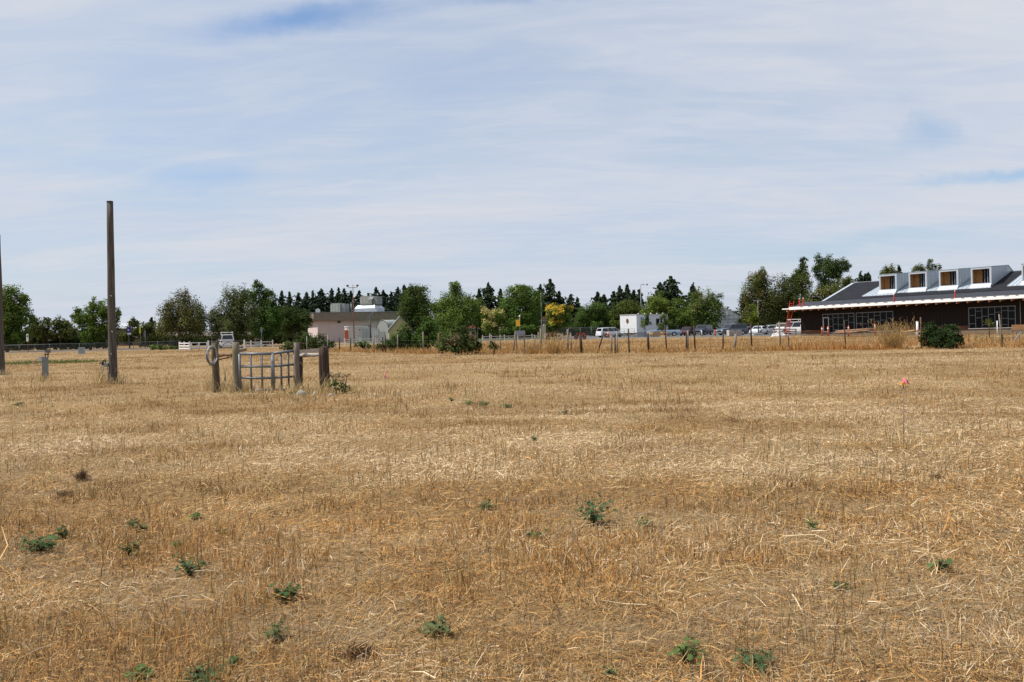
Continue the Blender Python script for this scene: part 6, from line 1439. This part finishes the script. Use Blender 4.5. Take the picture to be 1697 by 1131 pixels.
# ------------------------------------------------------------------ weeds and clumps in the foreground
def weed(label, px, py, wpx, hpx, seed, colr=(.085, .14, .035), leaf=.024, name='weed_plant', dens=1.0, stems=None):
    rng = np.random.default_rng(seed); d = D(px, py); b = G(px, d); b.z = float(gz(b.x, b.y)); root = thing(name, label, 'weed', b, 0, 'green weeds in the dry field')
    R_, H_ = S(wpx / 2, d) * 1.1, S(hpx, d) * .95; ns = stems or int(7 + 9 * dens); mb = MB(); pos = []; nrm = []; sz = []
    for s in range(ns):
        a = rng.uniform(0, 6.283); rr = R_ * rng.uniform(.25, 1.0) ** .7; hh = H_ * rng.uniform(.35, 1.0) * (1 - .35 * (rr / R_) ** 2)
        e = Vector((rr * math.cos(a), rr * math.sin(a), hh)); mid = Vector((e.x * .4, e.y * .4, hh * .65))
        mb.tube([(0, 0, -.01), mid, e], [.0030, .0024, .0014], 5)
        nl = rng.integers(4, 9)
        for k in range(nl):
            t = rng.uniform(.3, 1.05); p = (mid * (2 * t * (1 - t) * 1) + e * t * t); o_ = rng.normal(0, leaf * .9, 3)
            pos.append((p.x + o_[0], p.y + o_[1], max(.008, p.z + o_[2] * .5 + .004))); nrm.append((math.cos(a) * .3 + rng.normal(0, .35), math.sin(a) * .3 + rng.normal(0, .35), 1)); sz.append(leaf * .66 * rng.uniform(.55, 1.4))
    sc_ = max(1, d / 6) ** .5
    V = []; Fq = []; C = []
    for (p, n_, s_) in zip(pos, nrm, sz):
        n_ = np.array(n_) / np.linalg.norm(n_); u = np.cross(n_, rng.normal(0, 1, 3)); u /= np.linalg.norm(u); v = np.cross(n_, u); p = np.array(p); s_ *= sc_
        c_ = np.array(colr) * rng.uniform(.65, 1.35); o_ = len(V)
        # five lobed mallow leaf as a fan of quads round the centre
        ring = []
        for k in range(10):
            aa = 2 * math.pi * k / 10; r_ = s_ * (1.0 if k % 2 == 0 else .72); ring.append(p + (u * math.cos(aa) + v * math.sin(aa)) * r_ - n_ * s_ * (.10 if k % 2 else -.06))
        V.append(p - n_ * s_ * .12); V += ring; C += [c_] * 11
        for k in range(0, 10, 2): Fq.append((o_, o_ + 1 + k, o_ + 1 + (k + 1) % 10, o_ + 1 + (k + 2) % 10))
    npmesh('leaves', np.array(V), np.array(Fq), LEAF, np.array(C), root)
    mb.build('stem', mat('weed_stem', (.10, .11, .04), .8, .2, 20), root)
    return root
WEEDS = [
    (66, 918, 66, 40, 'bushy dark green weed nearest the left edge, largest on that side', 1.6, .026), (216, 922, 36, 36, 'green weed between the bushy left weed and the sprawling one', .9, .022),
    (314, 950, 62, 42, 'sprawling light green weed left of the centre foreground', 1.3, .024), (300, 908, 34, 14, 'thin low weed just above the sprawling one', .3, .018), (472, 992, 46, 30, 'compact dark green weed in the left centre foreground', 1.2, .023),
    (456, 1062, 36, 34, 'thin drooping weed below the compact dark one', .5, .024), (330, 1126, 66, 30, 'weed cut by the bottom edge on the left, widest there', 1.2, .025), (230, 1120, 18, 20, 'little weed near the bottom edge left of the cut one', .3, .022), (388, 1100, 20, 16, 'tiny weed near the bottom edge right of the cut one', .3, .02),
    (722, 1046, 64, 28, 'bluish green low weed in the centre foreground near the bottom', 1.2, .026), (985, 868, 66, 56, 'tallest leggy green weed in the middle of the field', 1.5, .024), (1068, 870, 34, 18, 'low green weed right beside the tallest leggy one', .8, .02),
    (886, 886, 36, 16, 'grey green low weed left of the tallest leggy one', .7, .016), (806, 842, 14, 18, 'small two leaved weed in the middle of the field', .25, .022), (1250, 1098, 78, 30, 'pale green weed at the bottom right of the centre', 1.2, .028), (1135, 1090, 70, 44, 'thin spreading weed left of the pale green one at the bottom', .6, .022),
    (1557, 945, 26, 24, 'small dark weed at the right side of the foreground', .5, .022), (1393, 976, 34, 18, 'low dusky weed in the right foreground', .6, .02), (220, 870, 26, 16, 'small weed above the left group', .4, .02), (324, 856, 22, 12, 'small flat weed in the left middle ground', .35, .02),
    (368, 886, 20, 14, 'thin grey weed right of the small flat one', .3, .018), (235, 880, 18, 18, 'narrow weed close right of the small one above the left group', .25, .018), (104, 890, 22, 26, 'wispy weed behind the bushy left weed', .3, .02),
    (779, 671, 24, 10, 'dark low weed, left and largest of a line in the middle distance', .9, .016), (802, 673, 22, 9, 'dark low weed, second of a line in the middle distance', .8, .016), (838, 675, 24, 8, 'dark low weed, third of a line in the middle distance', .7, .016), (936, 684, 14, 7, 'dark low weed, right end of a line in the middle distance', .6, .016), (748, 668, 8, 10, 'narrow dark weed left of the line in the middle distance', .4, .016),
    (30, 674, 24, 8, 'dark low weed near the left edge in the middle distance', .7, .016), (1012, 1118, 12, 18, 'tiny dark sprig near the bottom centre', .2, .018), (884, 735, 8, 14, 'small dark upright sprig in the middle of the mown field', .3, .016), (1345, 872, 20, 24, 'dusky upright weed in tall stubble on the right', .35, .016),
    (520, 652, 30, 8, 'low green growth at the foot of the gate between the stones', .6, .016), (485, 655, 30, 6, 'low dusty weed under the right end of the gate', .5, .016)]
for i, (px_, py_, w_, h_, lb, dn, lf) in enumerate(WEEDS):
    weed(lb, px_, py_, w_, h_, 300 + i, colr=[(.09, .145, .055), (.12, .175, .055), (.07, .115, .05), (.13, .155, .065)][(i * 7) % 4], leaf=lf * (1, .75, 1.15)[(i * 5) % 3], dens=dn * (1, 1.4, .8)[(i * 5) % 3])
def clump(label, px, py, wpx, hpx, n, seed):
    rng = np.random.default_rng(seed); d = D(px, py); b = G(px, d); R_, H_ = S(wpx / 2, d), S(hpx, d)
    x = b.x + rng.normal(0, .45, n) * R_; y = b.y + rng.normal(0, .4, n) * R_
    col = np.array([.10, .06, .035]) * rng.uniform(.5, 1.8, n)[:, None]
    V, Fq, C = blade_arrays(rng, x, y, gz(x, y) + rng.uniform(0, .5, n) * H_, H_ * rng.uniform(.5, 1.3, n), np.full(n, .005), rng.normal(.9, .4, n), rng.uniform(0, 6.283, n), rng.normal(.4, .3, n), col, np.zeros(n, bool))
    tag(npmesh('grass_clump', V, Fq, STRAW, C), label, 'grass clump', 'dark clumps of uprooted grass')
clump('dark brown clump of uprooted grass above the bushy left weed', 136, 800, 22, 16, 260, 1)
clump('flat dark clump of uprooted grass just below the taller dark clump', 108, 822, 40, 8, 260, 2)
clump('flat dark clump in the mown field below the pink ribbon stake', 1552, 790, 18, 6, 220, 3)
clump('dark blades painting a shaded hollow at the bottom left of centre beside thick straws', 590, 1085, 60, 14, 420, 4)  # dark blades put the shade of a hollow into colour
